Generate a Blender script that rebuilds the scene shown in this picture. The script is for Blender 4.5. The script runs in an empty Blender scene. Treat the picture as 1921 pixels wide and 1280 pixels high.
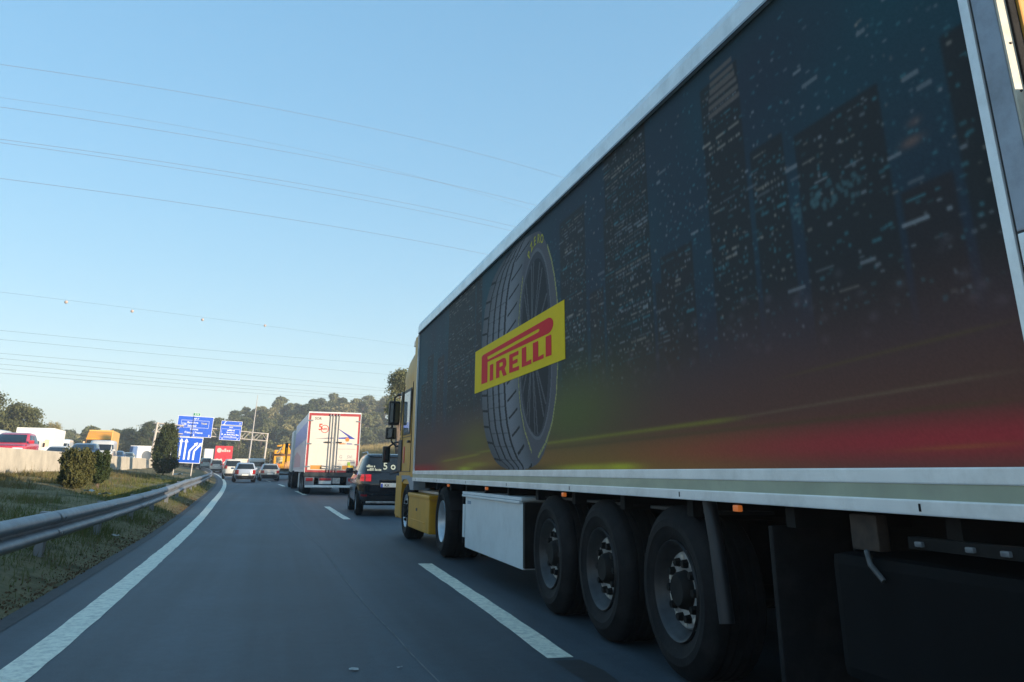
import bpy, bmesh, math, random
import numpy as np
from mathutils import Vector, Matrix, Euler

# ------------------------------------------------------------------ camera, sky, sun, exposure
scene = bpy.context.scene
R = math.radians
W0 = 1921.0
FPX, PPX, PPY = 1519.8, 927.8, 380.7
PITCH, YAW, ROLL, CAMH = R(18.526), R(14.273), R(0.708), 1.222
cd = bpy.data.cameras.new('camera')
cam = bpy.data.objects.new('camera', cd)
scene.collection.objects.link(cam)
F = Vector((math.sin(YAW)*math.cos(PITCH), math.cos(YAW)*math.cos(PITCH), math.sin(PITCH)))
Rt = Vector((math.cos(YAW), -math.sin(YAW), 0)); Up = Rt.cross(F)
Rt2 = Rt*math.cos(ROLL)+Up*math.sin(ROLL); Up2 = Up*math.cos(ROLL)-Rt*math.sin(ROLL)
M3 = Matrix((Rt2, Up2, -F)).transposed()
cam.matrix_world = Matrix.Translation((0, 0, CAMH)) @ M3.to_4x4()
cd.sensor_fit = 'HORIZONTAL'; cd.sensor_width = 36.0
cd.lens = FPX/W0*36.0
cd.shift_x = (960.5-PPX)/W0
cd.shift_y = (PPY-640.0)/W0
cd.clip_start = 0.05; cd.clip_end = 6000
scene.camera = cam

SUN_EL, SUN_AZ = R(8.0), R(48.0)      # azimuth measured from straight behind towards the right
to_sun = Vector((math.sin(SUN_AZ)*math.cos(SUN_EL), -math.cos(SUN_AZ)*math.cos(SUN_EL), math.sin(SUN_EL)))
world = bpy.data.worlds.new('World'); scene.world = world; world.use_nodes = True
nt = world.node_tree; nt.nodes.clear()
sky = nt.nodes.new('ShaderNodeTexSky'); sky.sky_type = 'NISHITA'; sky.sun_disc = False
sky.sun_elevation = SUN_EL
sky.sun_rotation = math.atan2(to_sun.x, to_sun.y)
sky.altitude = 100; sky.air_density = 1.0; sky.dust_density = 0.3; sky.ozone_density = 3.0
bg = nt.nodes.new('ShaderNodeBackground'); bg.inputs['Strength'].default_value = 0.15
wo = nt.nodes.new('ShaderNodeOutputWorld')
gm = nt.nodes.new('ShaderNodeGamma'); gm.inputs['Gamma'].default_value = 0.36      # even, hazy winter-morning sky: softer falloff to the zenith
nt.links.new(sky.outputs[0], gm.inputs['Color']); hs = nt.nodes.new('ShaderNodeHueSaturation'); hs.inputs['Saturation'].default_value = 1.85
nt.links.new(gm.outputs[0], hs.inputs['Color']); nt.links.new(hs.outputs[0], bg.inputs['Color']); nt.links.new(bg.outputs[0], wo.inputs['Surface'])
sl = bpy.data.lights.new('sun', 'SUN'); sl.energy = 3.0; sl.angle = R(0.5); sl.color = (1.0, 0.83, 0.62)
so = bpy.data.objects.new('sun', sl); scene.collection.objects.link(so)
so.rotation_euler = (-to_sun).to_track_quat('-Z', 'Y').to_euler()
vs = scene.view_settings
vs.view_transform = 'Standard'; vs.look = 'None'; vs.gamma = 1.0; vs.use_curve_mapping = False
vs.exposure = 2.05
scene.cycles.max_bounces = 6; scene.cycles.transparent_max_bounces = 6

# ------------------------------------------------------------------ helpers
COL = scene.collection
rng = np.random.default_rng(7); random.seed(7)

def srgb(r, g, b):
    def c(v):
        v /= 255.0
        return v/12.92 if v <= 0.04045 else ((v+0.055)/1.055)**2.4
    return (c(r), c(g), c(b))

MATS = {}
def mat(name, col, rough=0.6, metal=0.0, var=0.0, scale=8.0, bump=0.0, bscale=60.0, spec=0.5, emit=None, es=0.0, coat=0.0, dirt=None, dirt_amt=0.0, dirt_scale=2.0):
    if name in MATS: return MATS[name]
    m = bpy.data.materials.new(name); m.use_nodes = True
    t = m.node_tree; b = t.nodes['Principled BSDF']
    b.inputs['Roughness'].default_value = rough; b.inputs['Metallic'].default_value = metal
    b.inputs['Specular IOR Level'].default_value = spec
    b.inputs['Coat Weight'].default_value = coat; b.inputs['Coat Roughness'].default_value = 0.08
    tc = t.nodes.new('ShaderNodeTexCoord')
    last = None
    if var > 0:
        n = t.nodes.new('ShaderNodeTexNoise'); n.inputs['Scale'].default_value = scale; n.inputs['Detail'].default_value = 5
        t.links.new(tc.outputs['Object'], n.inputs['Vector'])
        r = t.nodes.new('ShaderNodeValToRGB')
        lo = [max(0, c*(1-var)) for c in col]; hi = [min(1, c*(1+var)) for c in col]
        r.color_ramp.elements[0].position = 0.3; r.color_ramp.elements[1].position = 0.7
        r.color_ramp.elements[0].color = (*lo, 1); r.color_ramp.elements[1].color = (*hi, 1)
        t.links.new(n.outputs['Fac'], r.inputs['Fac']); last = r.outputs['Color']
    if dirt is not None:
        n = t.nodes.new('ShaderNodeTexNoise'); n.inputs['Scale'].default_value = dirt_scale; n.inputs['Detail'].default_value = 8
        n.inputs['Roughness'].default_value = 0.7
        t.links.new(tc.outputs['Object'], n.inputs['Vector'])
        r = t.nodes.new('ShaderNodeValToRGB'); r.color_ramp.elements[0].position = 0.45; r.color_ramp.elements[1].position = 0.75
        r.color_ramp.elements[0].color = (0, 0, 0, 1); r.color_ramp.elements[1].color = (dirt_amt,)*3+(1,)
        t.links.new(n.outputs['Fac'], r.inputs['Fac'])
        mx = t.nodes.new('ShaderNodeMix'); mx.data_type = 'RGBA'
        if last: t.links.new(last, mx.inputs[6])
        else: mx.inputs[6].default_value = (*col, 1)
        mx.inputs[7].default_value = (*dirt, 1)
        t.links.new(r.outputs['Color'], mx.inputs[0]); last = mx.outputs[2]
    if last: t.links.new(last, b.inputs['Base Color'])
    else: b.inputs['Base Color'].default_value = (*col, 1)
    if bump > 0:
        n = t.nodes.new('ShaderNodeTexNoise'); n.inputs['Scale'].default_value = bscale; n.inputs['Detail'].default_value = 4
        t.links.new(tc.outputs['Object'], n.inputs['Vector'])
        bp = t.nodes.new('ShaderNodeBump'); bp.inputs['Strength'].default_value = bump; bp.inputs['Distance'].default_value = 0.01
        t.links.new(n.outputs['Fac'], bp.inputs['Height']); t.links.new(bp.outputs['Normal'], b.inputs['Normal'])
    if emit:
        b.inputs['Emission Color'].default_value = (*emit, 1); b.inputs['Emission Strength'].default_value = es
    MATS[name] = m
    return m

class MB:
    """collects shapes; build() links them as one mesh object"""
    def __init__(s): s.v = []; s.f = []
    def add(s, vs_, fs_):
        o = len(s.v); s.v += [tuple(p) for p in vs_]; s.f += [tuple(i+o for i in f) for f in fs_]; return s
    def box(s, c, d, rot=None, bev=0.0):
        hx, hy, hz = d[0]/2, d[1]/2, d[2]/2
        if bev > 0:
            bm = bmesh.new(); bmesh.ops.create_cube(bm, size=1.0)
            bmesh.ops.scale(bm, vec=d, verts=bm.verts)
            bmesh.ops.bevel(bm, geom=bm.edges[:], offset=bev, segments=2, profile=0.7, affect='EDGES')
            bm.verts.ensure_lookup_table(); bm.verts.index_update()
            vv = [v.co.copy() for v in bm.verts]; ff = [[v.index for v in f.verts] for f in bm.faces]; bm.free()
        else:
            vv = [Vector((x, y, z)) for x in (-hx, hx) for y in (-hy, hy) for z in (-hz, hz)]
            ff = [(0, 1, 3, 2), (4, 6, 7, 5), (0, 4, 5, 1), (2, 3, 7, 6), (0, 2, 6, 4), (1, 5, 7, 3)]
        if rot is not None:
            q = Euler(rot).to_matrix(); vv = [q @ v for v in vv]
        return s.add([v+Vector(c) for v in vv], ff)
    def b2(s, lo, hi, bev=0.0):
        return s.box([(a+b)/2 for a, b in zip(lo, hi)], [abs(b-a) for a, b in zip(lo, hi)], bev=bev)
    def cyl(s, p0, p1, r0, r1=None, n=12, caps=True):
        r1 = r0 if r1 is None else r1
        p0, p1 = Vector(p0), Vector(p1); d = (p1-p0).normalized()
        a = d.orthogonal().normalized(); b = d.cross(a)
        vv = []
        for p, r in ((p0, r0), (p1, r1)):
            for k in range(n):
                t = 2*math.pi*k/n; vv.append(p+a*(math.cos(t)*r)+b*(math.sin(t)*r))
        ff = [(k, (k+1) % n, n+(k+1) % n, n+k) for k in range(n)]
        if caps: ff += [tuple(range(n-1, -1, -1)), tuple(range(n, 2*n))]
        return s.add(vv, ff)
    def tube(s, pts, r, n=8):
        pts = [Vector(p) for p in pts]; vv = []; ff = []
        for i, p in enumerate(pts):
            d = (pts[min(i+1, len(pts)-1)]-pts[max(i-1, 0)]).normalized()
            a = d.cross(Vector((0, 0, 1)))
            if a.length < 1e-3: a = d.cross(Vector((1, 0, 0)))
            a.normalize(); b = d.cross(a)
            rr = r[i] if isinstance(r, (list, tuple)) else r
            for k in range(n):
                t = 2*math.pi*k/n; vv.append(p+a*(math.cos(t)*rr)+b*(math.sin(t)*rr))
        for i in range(len(pts)-1):
            for k in range(n): ff.append((i*n+k, i*n+(k+1) % n, (i+1)*n+(k+1) % n, (i+1)*n+k))
        ff += [tuple(range(n-1, -1, -1)), tuple(range((len(pts)-1)*n, len(pts)*n))]
        return s.add(vv, ff)
    def lathe(s, prof, c=(0, 0, 0), n=32, axis='x'):
        """prof: (offset along axis, radius)"""
        vv = []; ff = []
        for a, r in prof:
            for k in range(n):
                t = 2*math.pi*k/n
                if axis == 'x': vv.append((c[0]+a, c[1]+r*math.cos(t), c[2]+r*math.sin(t)))
                else: vv.append((c[0]+r*math.cos(t), c[1]+r*math.sin(t), c[2]+a))
        for i in range(len(prof)-1):
            for k in range(n): ff.append((i*n+k, i*n+(k+1) % n, (i+1)*n+(k+1) % n, (i+1)*n+k))
        return s.add(vv, ff)
    def prism(s, pts, axis, a0, a1):
        """polygon pts (two other coordinates in xyz order) extruded along axis from a0 to a1"""
        def mk(p, a):
            return {'x': (a, p[0], p[1]), 'y': (p[0], a, p[1]), 'z': (p[0], p[1], a)}[axis]
        n = len(pts); vv = [mk(p, a0) for p in pts]+[mk(p, a1) for p in pts]
        ff = [(k, (k+1) % n, n+(k+1) % n, n+k) for k in range(n)]+[tuple(range(n-1, -1, -1)), tuple(range(n, 2*n))]
        return s.add(vv, ff)
    def grid(s, rows, close=False):
        nr, nc = len(rows), len(rows[0]); vv = [p for r in rows for p in r]; ff = []
        for i in range(nr-1):
            for j in range(nc if close else nc-1):
                ff.append((i*nc+j, i*nc+(j+1) % nc, (i+1)*nc+(j+1) % nc, (i+1)*nc+j))
        return s.add(vv, ff)
    def mesh(s, name):
        me = bpy.data.meshes.new(name); me.from_pydata([tuple(v) for v in s.v], [], s.f)
        bm = bmesh.new(); bm.from_mesh(me); bmesh.ops.recalc_face_normals(bm, faces=bm.faces); bm.to_mesh(me); bm.free()
        return me
    def build(s, name, m, parent=None, smooth=False, loc=None):
        me = s.mesh(name); me.materials.append(m)
        if smooth:
            me.polygons.foreach_set('use_smooth', [True]*len(me.polygons))
            try: me.set_sharp_from_angle(angle=R(38))
            except Exception: pass
        o = bpy.data.objects.new(name, me); COL.objects.link(o)
        if parent: o.parent = parent
        if loc: o.location = loc
        return o

def np_mesh(name, verts, faces, m, parent=None, colors=None, smooth=False):
    me = bpy.data.meshes.new(name)
    verts = np.asarray(verts, np.float32); faces = np.asarray(faces, np.int32)
    k = faces.shape[1]
    me.vertices.add(len(verts)); me.vertices.foreach_set('co', verts.ravel())
    me.loops.add(faces.size); me.loops.foreach_set('vertex_index', faces.ravel())
    me.polygons.add(len(faces)); me.polygons.foreach_set('loop_start', np.arange(0, faces.size, k, dtype=np.int32))
    me.update(calc_edges=True)
    if colors is not None:
        a = me.color_attributes.new('Col', 'FLOAT_COLOR', 'POINT')
        c = np.ones((len(verts), 4), np.float32); c[:, :3] = colors; a.data.foreach_set('color', c.ravel())
    if smooth: me.polygons.foreach_set('use_smooth', [True]*len(me.polygons))
    me.materials.append(m); me.validate()
    o = bpy.data.objects.new(name, me); COL.objects.link(o)
    if parent: o.parent = parent
    return o

def empty(name, loc=(0, 0, 0), rz=0.0, rx=0.0, ry=0.0):
    o = bpy.data.objects.new(name, None); COL.objects.link(o); o.location = loc; o.rotation_euler = (rx, ry, rz)
    o.empty_display_size = 0.2
    return o
def tag(o, label=None, cat=None, group=None, kind=None):
    if label: o['label'] = label
    if cat: o['category'] = cat
    if group: o['group'] = group
    if kind: o['kind'] = kind
    return o
def copy_tree(o, parent=None):
    c = o.copy(); COL.objects.link(c); c.parent = parent
    for ch in list(o.children): copy_tree(ch, c)
    return c

def text(name, body, size, m, parent, mtx, weight=0.0, align='CENTER', sx=1.0):
    cu = bpy.data.curves.new(name, 'FONT'); cu.body = body; cu.size = size; cu.offset = weight*size
    cu.align_x = align; cu.align_y = 'CENTER'; cu.resolution_u = 2
    t = bpy.data.objects.new(name, cu); COL.objects.link(t)
    bpy.context.view_layer.update()
    dg = bpy.context.evaluated_depsgraph_get()
    me = bpy.data.meshes.new_from_object(t.evaluated_get(dg))
    bpy.data.objects.remove(t); bpy.data.curves.remove(cu)
    me.materials.clear(); me.materials.append(m); me.name = name
    me.transform(Matrix.Diagonal((sx, 1, 1, 1))); me.transform(mtx)
    o = bpy.data.objects.new(name, me); COL.objects.link(o); o.parent = parent
    return o
def facing_back(x, y, z):     # text plane that reads from behind the thing (looking along +Y)
    return Matrix.Translation((x, y, z)) @ Euler((math.pi/2, 0, 0)).to_matrix().to_4x4()
def facing_left(x, y, z):     # text plane on a left-hand side (normal -X, reads front to back)
    return Matrix.Translation((x, y, z)) @ Euler((math.pi/2, 0, -math.pi/2)).to_matrix().to_4x4()

def scribble(name, x0, x1, z, h, m, parent, y=-.024, gap=.35):
    # print too small to read: word-like runs of short strokes
    b = MB(); x = x0; rr_ = random.Random(hash((round(x0*100), round(z*100))) & 0xffff)
    while x < x1-h*.4:
        for _ in range(rr_.randint(3, 7)):
            w_ = h*rr_.uniform(.30, .55); hh = h*rr_.choice([.62, .62, .7, 1.0])
            if x+w_ > x1: break
            b.add([(x, y, z), (x+w_, y, z), (x+w_, y, z+hh), (x, y, z+hh)], [(0, 1, 2, 3)]); x += w_+h*.14
        x += h*gap
    return b.build(name, m, parent)

# road alignment: lateral shift and height along the way
def xo(y):
    s = max(0.0, y-8.0); return -(0.013*s+0.00036*s*s)
_ZY = [-200, 18, 25, 33, 57, 80, 100, 130, 180, 250, 500]
_ZZ = [0, 0, .05, .17, .31, .42, .57, .90, 1.5, 2.4, 4.0]
def zr(y): return float(np.interp(y, _ZY, _ZZ))
def hd(y): return math.atan(0.013+0.00072*max(0, y-8)) if y > 8 else 0.0    # heading, turns left

# ------------------------------------------------------------------ materials
M = {}
M['white_paint'] = mat('white_paint', (.74, .75, .74), .35, var=.06, scale=3, dirt=(.38, .37, .34), dirt_amt=.5, dirt_scale=3)
M['black_plastic'] = mat('black_plastic', (.012, .012, .014), .55, var=.3, scale=6)
M['rubber'] = mat('rubber', (.009, .009, .010), .8, spec=.2, var=.3, scale=9, bump=.3, bscale=80, dirt=(.035, .033, .03), dirt_amt=.5, dirt_scale=6)
M['steel'] = mat('steel', (.45, .46, .47), .38, .85, var=.2, scale=10, dirt=(.16, .13, .1), dirt_amt=.6, dirt_scale=8)
M['galv'] = mat('galvanised_steel', (.22, .24, .27), .48, .55, var=.18, scale=5, dirt=(.2, .18, .16), dirt_amt=.55, dirt_scale=4)
M['chassis'] = mat('chassis_black', (.008, .008, .008), .7, spec=.15, var=.4, scale=4, dirt=(.028, .025, .022), dirt_amt=.4, dirt_scale=5)
M['glass'] = mat('dark_glass', (.012, .016, .02), .06, spec=.6, var=.1, scale=2)
M['red_lamp'] = mat('red_lamp', (.32, .006, .01), .2, emit=(1, .015, .03), es=.13)
M['red_lamp_off'] = mat('red_lamp_off', (.28, .012, .015), .2, var=.1)
M['amber'] = mat('amber_lamp', (.45, .13, .04), .25, var=.1, emit=(1, .25, .04), es=.06)
M['clear_lamp'] = mat('clear_lamp', (.75, .78, .8), .12, var=.05)
M['plate'] = mat('plate_white', (.75, .76, .72), .4, var=.05)
M['plate_blue'] = mat('plate_blue', (.02, .08, .45), .4, var=.05)
M['ink'] = mat('black_ink', (.015, .015, .017), .5, var=.1)
M['rim'] = mat('wheel_rim', (.42, .43, .44), .4, .6, var=.2, scale=12, dirt=(.09, .075, .06), dirt_amt=.8, dirt_scale=9)

# ------------------------------------------------------------------ ground, road, verge
def sweep(name, prof, ys, m, rough=0.0, kind='structure', parent=None, thick=None, uv=False):
    rows = []
    for y in ys:
        h = hd(y); ox, oz = xo(y), zr(y)
        row = []
        for (px, pz) in prof:
            x = ox+px*math.cos(h); yy = y+px*math.sin(h)
            dz = 0.0
            if rough:
                dz = rough*(math.sin(x*1.9+yy*.7)+math.sin(x*.8-yy*1.3+1.7)+math.sin(yy*.37+x*.2)*1.2+math.sin(x*4.3+yy*2.9)*.4)*.4*min(1, max(0, (abs(px)-2.15)/1.6) if px < 0 else 1)
            row.append((x, yy, oz+pz+dz))
        rows.append(row)
    b = MB().grid(rows)
    o = b.build(name, m, parent, smooth=True)
    if kind and not parent: o['kind'] = kind
    return o

def asphalt_mat():
    m = bpy.data.materials.new('asphalt'); m.use_nodes = True; t = m.node_tree; b = t.nodes['Principled BSDF']
    tc = t.nodes.new('ShaderNodeTexCoord')
    def noise(s, d, vec=None, r=.6):
        n = t.nodes.new('ShaderNodeTexNoise'); n.inputs['Scale'].default_value = s; n.inputs['Detail'].default_value = d
        n.inputs['Roughness'].default_value = r
        t.links.new(vec or tc.outputs['Object'], n.inputs['Vector']); return n.outputs['Fac']
    mp = t.nodes.new('ShaderNodeMapping'); mp.inputs['Scale'].default_value = (1.6, .03, 1)
    t.links.new(tc.outputs['Object'], mp.inputs['Vector'])
    n1 = noise(1.0, 3, mp.outputs[0]); n2 = noise(70, 5, r=.75); n3 = noise(.5, 4); n4 = noise(9, 6, r=.7)
    def ramp(f, a, ca, bb, cb):
        r = t.nodes.new('ShaderNodeValToRGB'); r.color_ramp.elements[0].position = a; r.color_ramp.elements[1].position = bb
        r.color_ramp.elements[0].color = (*ca, 1); r.color_ramp.elements[1].color = (*cb, 1); t.links.new(f, r.inputs[0]); return r.outputs[0]
    def mul(a, bb):
        x = t.nodes.new('ShaderNodeMix'); x.data_type = 'RGBA'; x.blend_type = 'MULTIPLY'; x.inputs[0].default_value = 1
        t.links.new(a, x.inputs[6]); t.links.new(bb, x.inputs[7]); return x.outputs[2]
    c = ramp(n1, .3, (.024, .037, .048), .7, (.056, .080, .100))
    c = mul(c, ramp(n2, .3, (.62,)*3, .72, (1.4,)*3))
    c = mul(c, ramp(n3, .3, (.80,)*3, .7, (1.14,)*3))
    c = mul(c, ramp(n4, .32, (.84,)*3, .68, (1.14,)*3))
    t.links.new(c, b.inputs['Base Color']); b.inputs['Roughness'].default_value = .62
    bp = t.nodes.new('ShaderNodeBump'); bp.inputs['Strength'].default_value = .35; bp.inputs['Distance'].default_value = .006
    t.links.new(n2, bp.inputs['Height']); t.links.new(bp.outputs[0], b.inputs['Normal'])
    return m
def soil_mat(name, cols, scale=1.2):
    m = bpy.data.materials.new(name); m.use_nodes = True; t = m.node_tree; b = t.nodes['Principled BSDF']
    tc = t.nodes.new('ShaderNodeTexCoord')
    n = t.nodes.new('ShaderNodeTexNoise'); n.inputs['Scale'].default_value = scale; n.inputs['Detail'].default_value = 9; n.inputs['Roughness'].default_value = .68
    t.links.new(tc.outputs['Object'], n.inputs['Vector'])
    r = t.nodes.new('ShaderNodeValToRGB'); e = r.color_ramp.elements
    e[0].position = .3; e[0].color = (*cols[0], 1); e[1].position = .72; e[1].color = (*cols[-1], 1)
    for i, c in enumerate(cols[1:-1]):
        q = e.new(.3+.42*(i+1)/(len(cols)-1)); q.color = (*c, 1)
    t.links.new(n.outputs[0], r.inputs[0]); t.links.new(r.outputs[0], b.inputs['Base Color'])
    b.inputs['Roughness'].default_value = .95; b.inputs['Specular IOR Level'].default_value = .1
    n2 = t.nodes.new('ShaderNodeTexNoise'); n2.inputs['Scale'].default_value = 14; n2.inputs['Detail'].default_value = 6
    t.links.new(tc.outputs['Object'], n2.inputs['Vector'])
    bp = t.nodes.new('ShaderNodeBump'); bp.inputs['Strength'].default_value = .8; bp.inputs['Distance'].default_value = .05
    t.links.new(n2.outputs[0], bp.inputs['Height']); t.links.new(bp.outputs[0], b.inputs['Normal'])
    return m
ASPH = asphalt_mat()
SOIL = soil_mat('verge_soil', [(.06, .065, .03), (.12, .105, .055), (.22, .18, .10), (.13, .12, .06), (.30, .24, .145)])
LAND = soil_mat('land', [(.05, .06, .025), (.08, .08, .04), (.12, .1, .06)], .15)
WOODFLOOR = soil_mat('wood_floor', [(.03, .04, .018), (.05, .055, .025), (.08, .07, .04)], .3)
PAINT = mat('road_paint', (.88, .84, .68), .6, var=.1, scale=30, dirt=(.2, .2, .19), dirt_amt=.7, dirt_scale=11, bump=.2, bscale=150)

g = MB().add([(-1500, -1500, -.7), (1500, -1500, -.7), (1500, 1500, -.7), (-1500, 1500, -.7)], [(0, 1, 2, 3)]).build('ground', LAND)
g['kind'] = 'structure'
YS = [-70, -40, -20, -10, -4, 0]+[2*k for k in range(1, 26)]+[50+4*k for k in range(1, 56)]
road = sweep('road', [(-1.98, 0), (0, 0), (4, 0), (8, 0), (12, 0)], YS, ASPH)
gut = sweep('gutter_strip', [(-2.3, .015), (-2.12, .012), (-1.96, .004)], YS, mat('dark_gutter_asphalt', (.028, .03, .033), .7, var=.3, scale=12, bump=.4, bscale=70), parent=road)
YSF = [-70, -40, -20, -10, -4]+[1.0*k for k in range(0, 60)]+[60+3*k for k in range(0, 72)]
LP = [(-9.3, .86), (-8.6, .82), (-7.8, .74), (-7, .67), (-6.2, .58), (-5.5, .5), (-4.8, .42), (-4.2, .35), (-3.6, .29), (-3.1, .24), (-2.7, .19), (-2.4, .10), (-2.22, .035), (-2.1, .008), (-2.06, -.03)]
bank = sweep('grass_bank', LP, YSF, SOIL, rough=.075)
opp = sweep('opposite_road', [(-9.3, 1.1), (-15, 1.1), (-21, 1.1)], YS, ASPH)
sweep('left_land', [(-130, 3.5), (-70, 2.2), (-30, 1.3), (-22, .8), (-20.9, 1.07)], YS, LAND)
sweep('right_verge', [(11.9, -.02), (12.3, .03), (13.5, .6), (15, 1.4), (17, 1.8), (24, 2.1), (45, 2.4), (110, 3.4)], YS, SOIL, rough=.05)

def strip(name, x0, x1, ya, yb, z, m, parent, step=2.0, jag=0.0, lx=None):
    n = max(1, int((yb-ya)/step)); rows = []
    for i in range(n+1):
        y = ya+(yb-ya)*i/n; h = hd(y); r = []
        for j, x in enumerate((x0, x1)):
            xx = x+(lx(y) if lx else 0)+(random.uniform(-jag, jag) if jag else 0)
            r.append((xo(y)+xx*math.cos(h), y+xx*math.sin(h), zr(y)+z))
        rows.append(r)
    return MB().grid(rows).build(name, m, parent)
strip('edge_line', -1.57, -1.34, -30, 240, .004, PAINT, road, .3, .007)
strip('edge_line', 9.4, 9.6, -30, 240, .004, PAINT, road)
for k in range(-2, 13):
    y0 = 6.1+17.2*k
    strip('lane_dash', 0, .195, y0, y0+6.3, .004, PAINT, road, .35, .007, lx=lambda y: 1.975+.031*min(6.9, max(0, y-6.1)))
    strip('lane_dash', 5.75, 5.94, y0, y0+6.3, .004, PAINT, road, 1.0)
strip('tar_patch', 2.0, 2.22, 5.35, 6.02, .0035, mat('tar', (.02, .021, .023), .6, var=.2), road, .3, .03)
# a worn longitudinal seam in our lane
seam = MB(); rows = []
for i in range(60):
    y = 5.2+i*.45; x = 1.15+.05*math.sin(y*.5)-.012*y+random.uniform(-.006, .006); w = .006
    rows.append([(x-w+xo(y), y, zr(y)+.0036), (x+w+xo(y), y, zr(y)+.0036)])
seam.grid(rows); seam.build('road_seam', mat('seam_dust', (.16, .16, .155), .8, var=.4, scale=3), road)

# ------------------------------------------------------------------ concrete wall
CONC = mat('concrete', (.46, .41, .33), .85, var=.14, scale=1.3, bump=.35, bscale=25, dirt=(.2, .18, .15), dirt_amt=.5, dirt_scale=1.1)
rows = []
for y in YS:
    h = hd(y); pr = [(-9.0, .6), (-9.05, .95), (-9.13, 1.72), (-9.15, 1.76), (-9.33, 1.76), (-9.35, 1.72), (-9.45, .9)]
    top = 1.0+.0006*max(0, y-30)
    rows.append([(xo(y)+p*math.cos(h), y+p*math.sin(h), zr(y)+q*top) for p, q in pr])
wall = MB().grid(rows).build('concrete_wall', CONC, smooth=False)
tag(wall, 'long low beige concrete wall along the top of the grass bank', 'wall')

# ------------------------------------------------------------------ guardrail
gr = empty('guardrail', (0, 0, 0)); tag(gr, 'galvanised steel guardrail running along the left edge of the road', 'guardrail')
GX = -2.55
wprof = [(-.045, -.155), (-.02, -.165), (.055, -.125), (.07, -.10), (.07, -.075), (.055, -.05), (-.02, -.012), (-.02, .012), (.055, .05), (.07, .075), (.07, .10), (.05, .135), (.0, .165), (-.04, .17), (-.055, .155)]
ys = -8.0
k = 0
while ys < 175:
    ye = ys+4.0; rows = []
    for i in range(3):
        y = ys+(ye+.25-ys)*i/2; h = hd(y)
        off = .010*(k % 2)
        rows.append([(xo(y)+(GX+p+off)*math.cos(h), y+(GX+p)*math.sin(h), zr(y)+.545+q) for p, q in wprof])
    b = MB().grid(rows)
    seg = b.build('rail_beam', M['galv'], gr, smooth=True)
    if ys < 40:
        for dy in (.06, .18):
            for q in (-.09, .09):
                MB().cyl((xo(ys)+GX+.068, ys+dy, zr(ys)+.545+q), (xo(ys)+GX+.088, ys+dy, zr(ys)+.545+q), .018, n=6).build('bolt', M['steel'], seg)
    MB().box((xo(ys)+GX-.16, ys+.12, zr(ys)+.33), (.10, .13, .75)).build('post', M['galv'], gr)
    MB().box((xo(ys)+GX-.06, ys+.12, zr(ys)+.545), (.10, .16, .2)).build('spacer_block', M['galv'], gr)
    ys = ye; k += 1

# ------------------------------------------------------------------ wheels
def wheel(name, parent, loc, r=.52, w=.385, side=-1, dish=.16, rim_m=None, rr=.30, nuts=10, n=40, hub_out=.09, disc_m=None):
    """wheel with its outer face towards side*x; loc is the centre of the outer tyre face"""
    s = side; rim_m = rim_m or M['rim']
    def P(l): return [(-s*a, q) for a, q in l]          # a = depth inwards from the outer face
    rimp = P([(.015, rr*1.02), (.0, rr), (.006, rr*.97), (.03, rr*.93), (.05, rr*.88), (dish*.6, rr*.84), (dish-.02, rr*.80), (dish, rr*.70), (dish+.0, rr*.60), (dish-.012, rr*.45), (dish-.012, 0.0)])
    o = MB().lathe(rimp, n=n).build(name, rim_m, parent, smooth=True, loc=loc)
    ty = P([(.03, rr*1.0), (.012, rr*1.05), (.0, rr*1.18), (-.010, rr+.36*(r-rr)), (-.017, rr+.40*(r-rr)), (-.017, rr+.60*(r-rr)), (-.010, rr+.64*(r-rr)), (.0, r-.07), (.018, r-.028), (.045, r-.008), (.06, r)]+[q for f in (.27, .42, .58, .73) for q in ((w*f-.010, r), (w*f-.007, r-.014), (w*f+.007, r-.014), (w*f+.010, r))]+[(w-.05, r), (w-.02, r-.03), (w, r-.1), (w, rr)])
    MB().lathe(ty, n=n+8).build('tyre', M['rubber'], o, smooth=True)
    hb = MB(); hp = P([(dish-.014, .40*rr), (dish-hub_out*.8, .36*rr), (dish-hub_out, .30*rr), (dish-hub_out, 0)])
    hb.lathe(hp, n=20); hb.build('hub', M['chassis'], o, smooth=True)
    if nuts:
        dm = disc_m or mat('wheel_disc_worn', (.36, .35, .34), .55, .3, var=.25, scale=14, dirt=(.06, .045, .035), dirt_amt=.8, dirt_scale=9)
        MB().lathe(P([(dish+.0, rr*.80), (dish-.028, rr*.745), (dish-.032, rr*.70), (dish-.030, rr*.46), (dish-.02, rr*.40)]), n=n).build('disc', dm, o, smooth=True)
        for k in range(nuts):
            t = 2*math.pi*k/nuts; c = Vector((-s*(dish-.028), rr*.57*math.cos(t), rr*.57*math.sin(t)))
            MB().cyl(c, c+Vector((s*.04, 0, 0)), .030, .024, n=6).build('wheel_nut', M['chassis'], o)
        for k in range(nuts):
            t = 2*math.pi*(k+.5)/nuts
            q = [(rr*fr*math.cos(t+da), rr*fr*math.sin(t+da)) for fr, da in ((.63, -.10), (.71, -.10), (.71, .10), (.63, .10))]
            MB().prism(q, 'x', -s*(dish-.030), -s*(dish-.037)).build('hand_hole', mat('hand_hole_light', (.5, .45, .38), .6, var=.3, scale=20), o)  # cream patches paint the light seen through the hand holes
    return o

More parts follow.
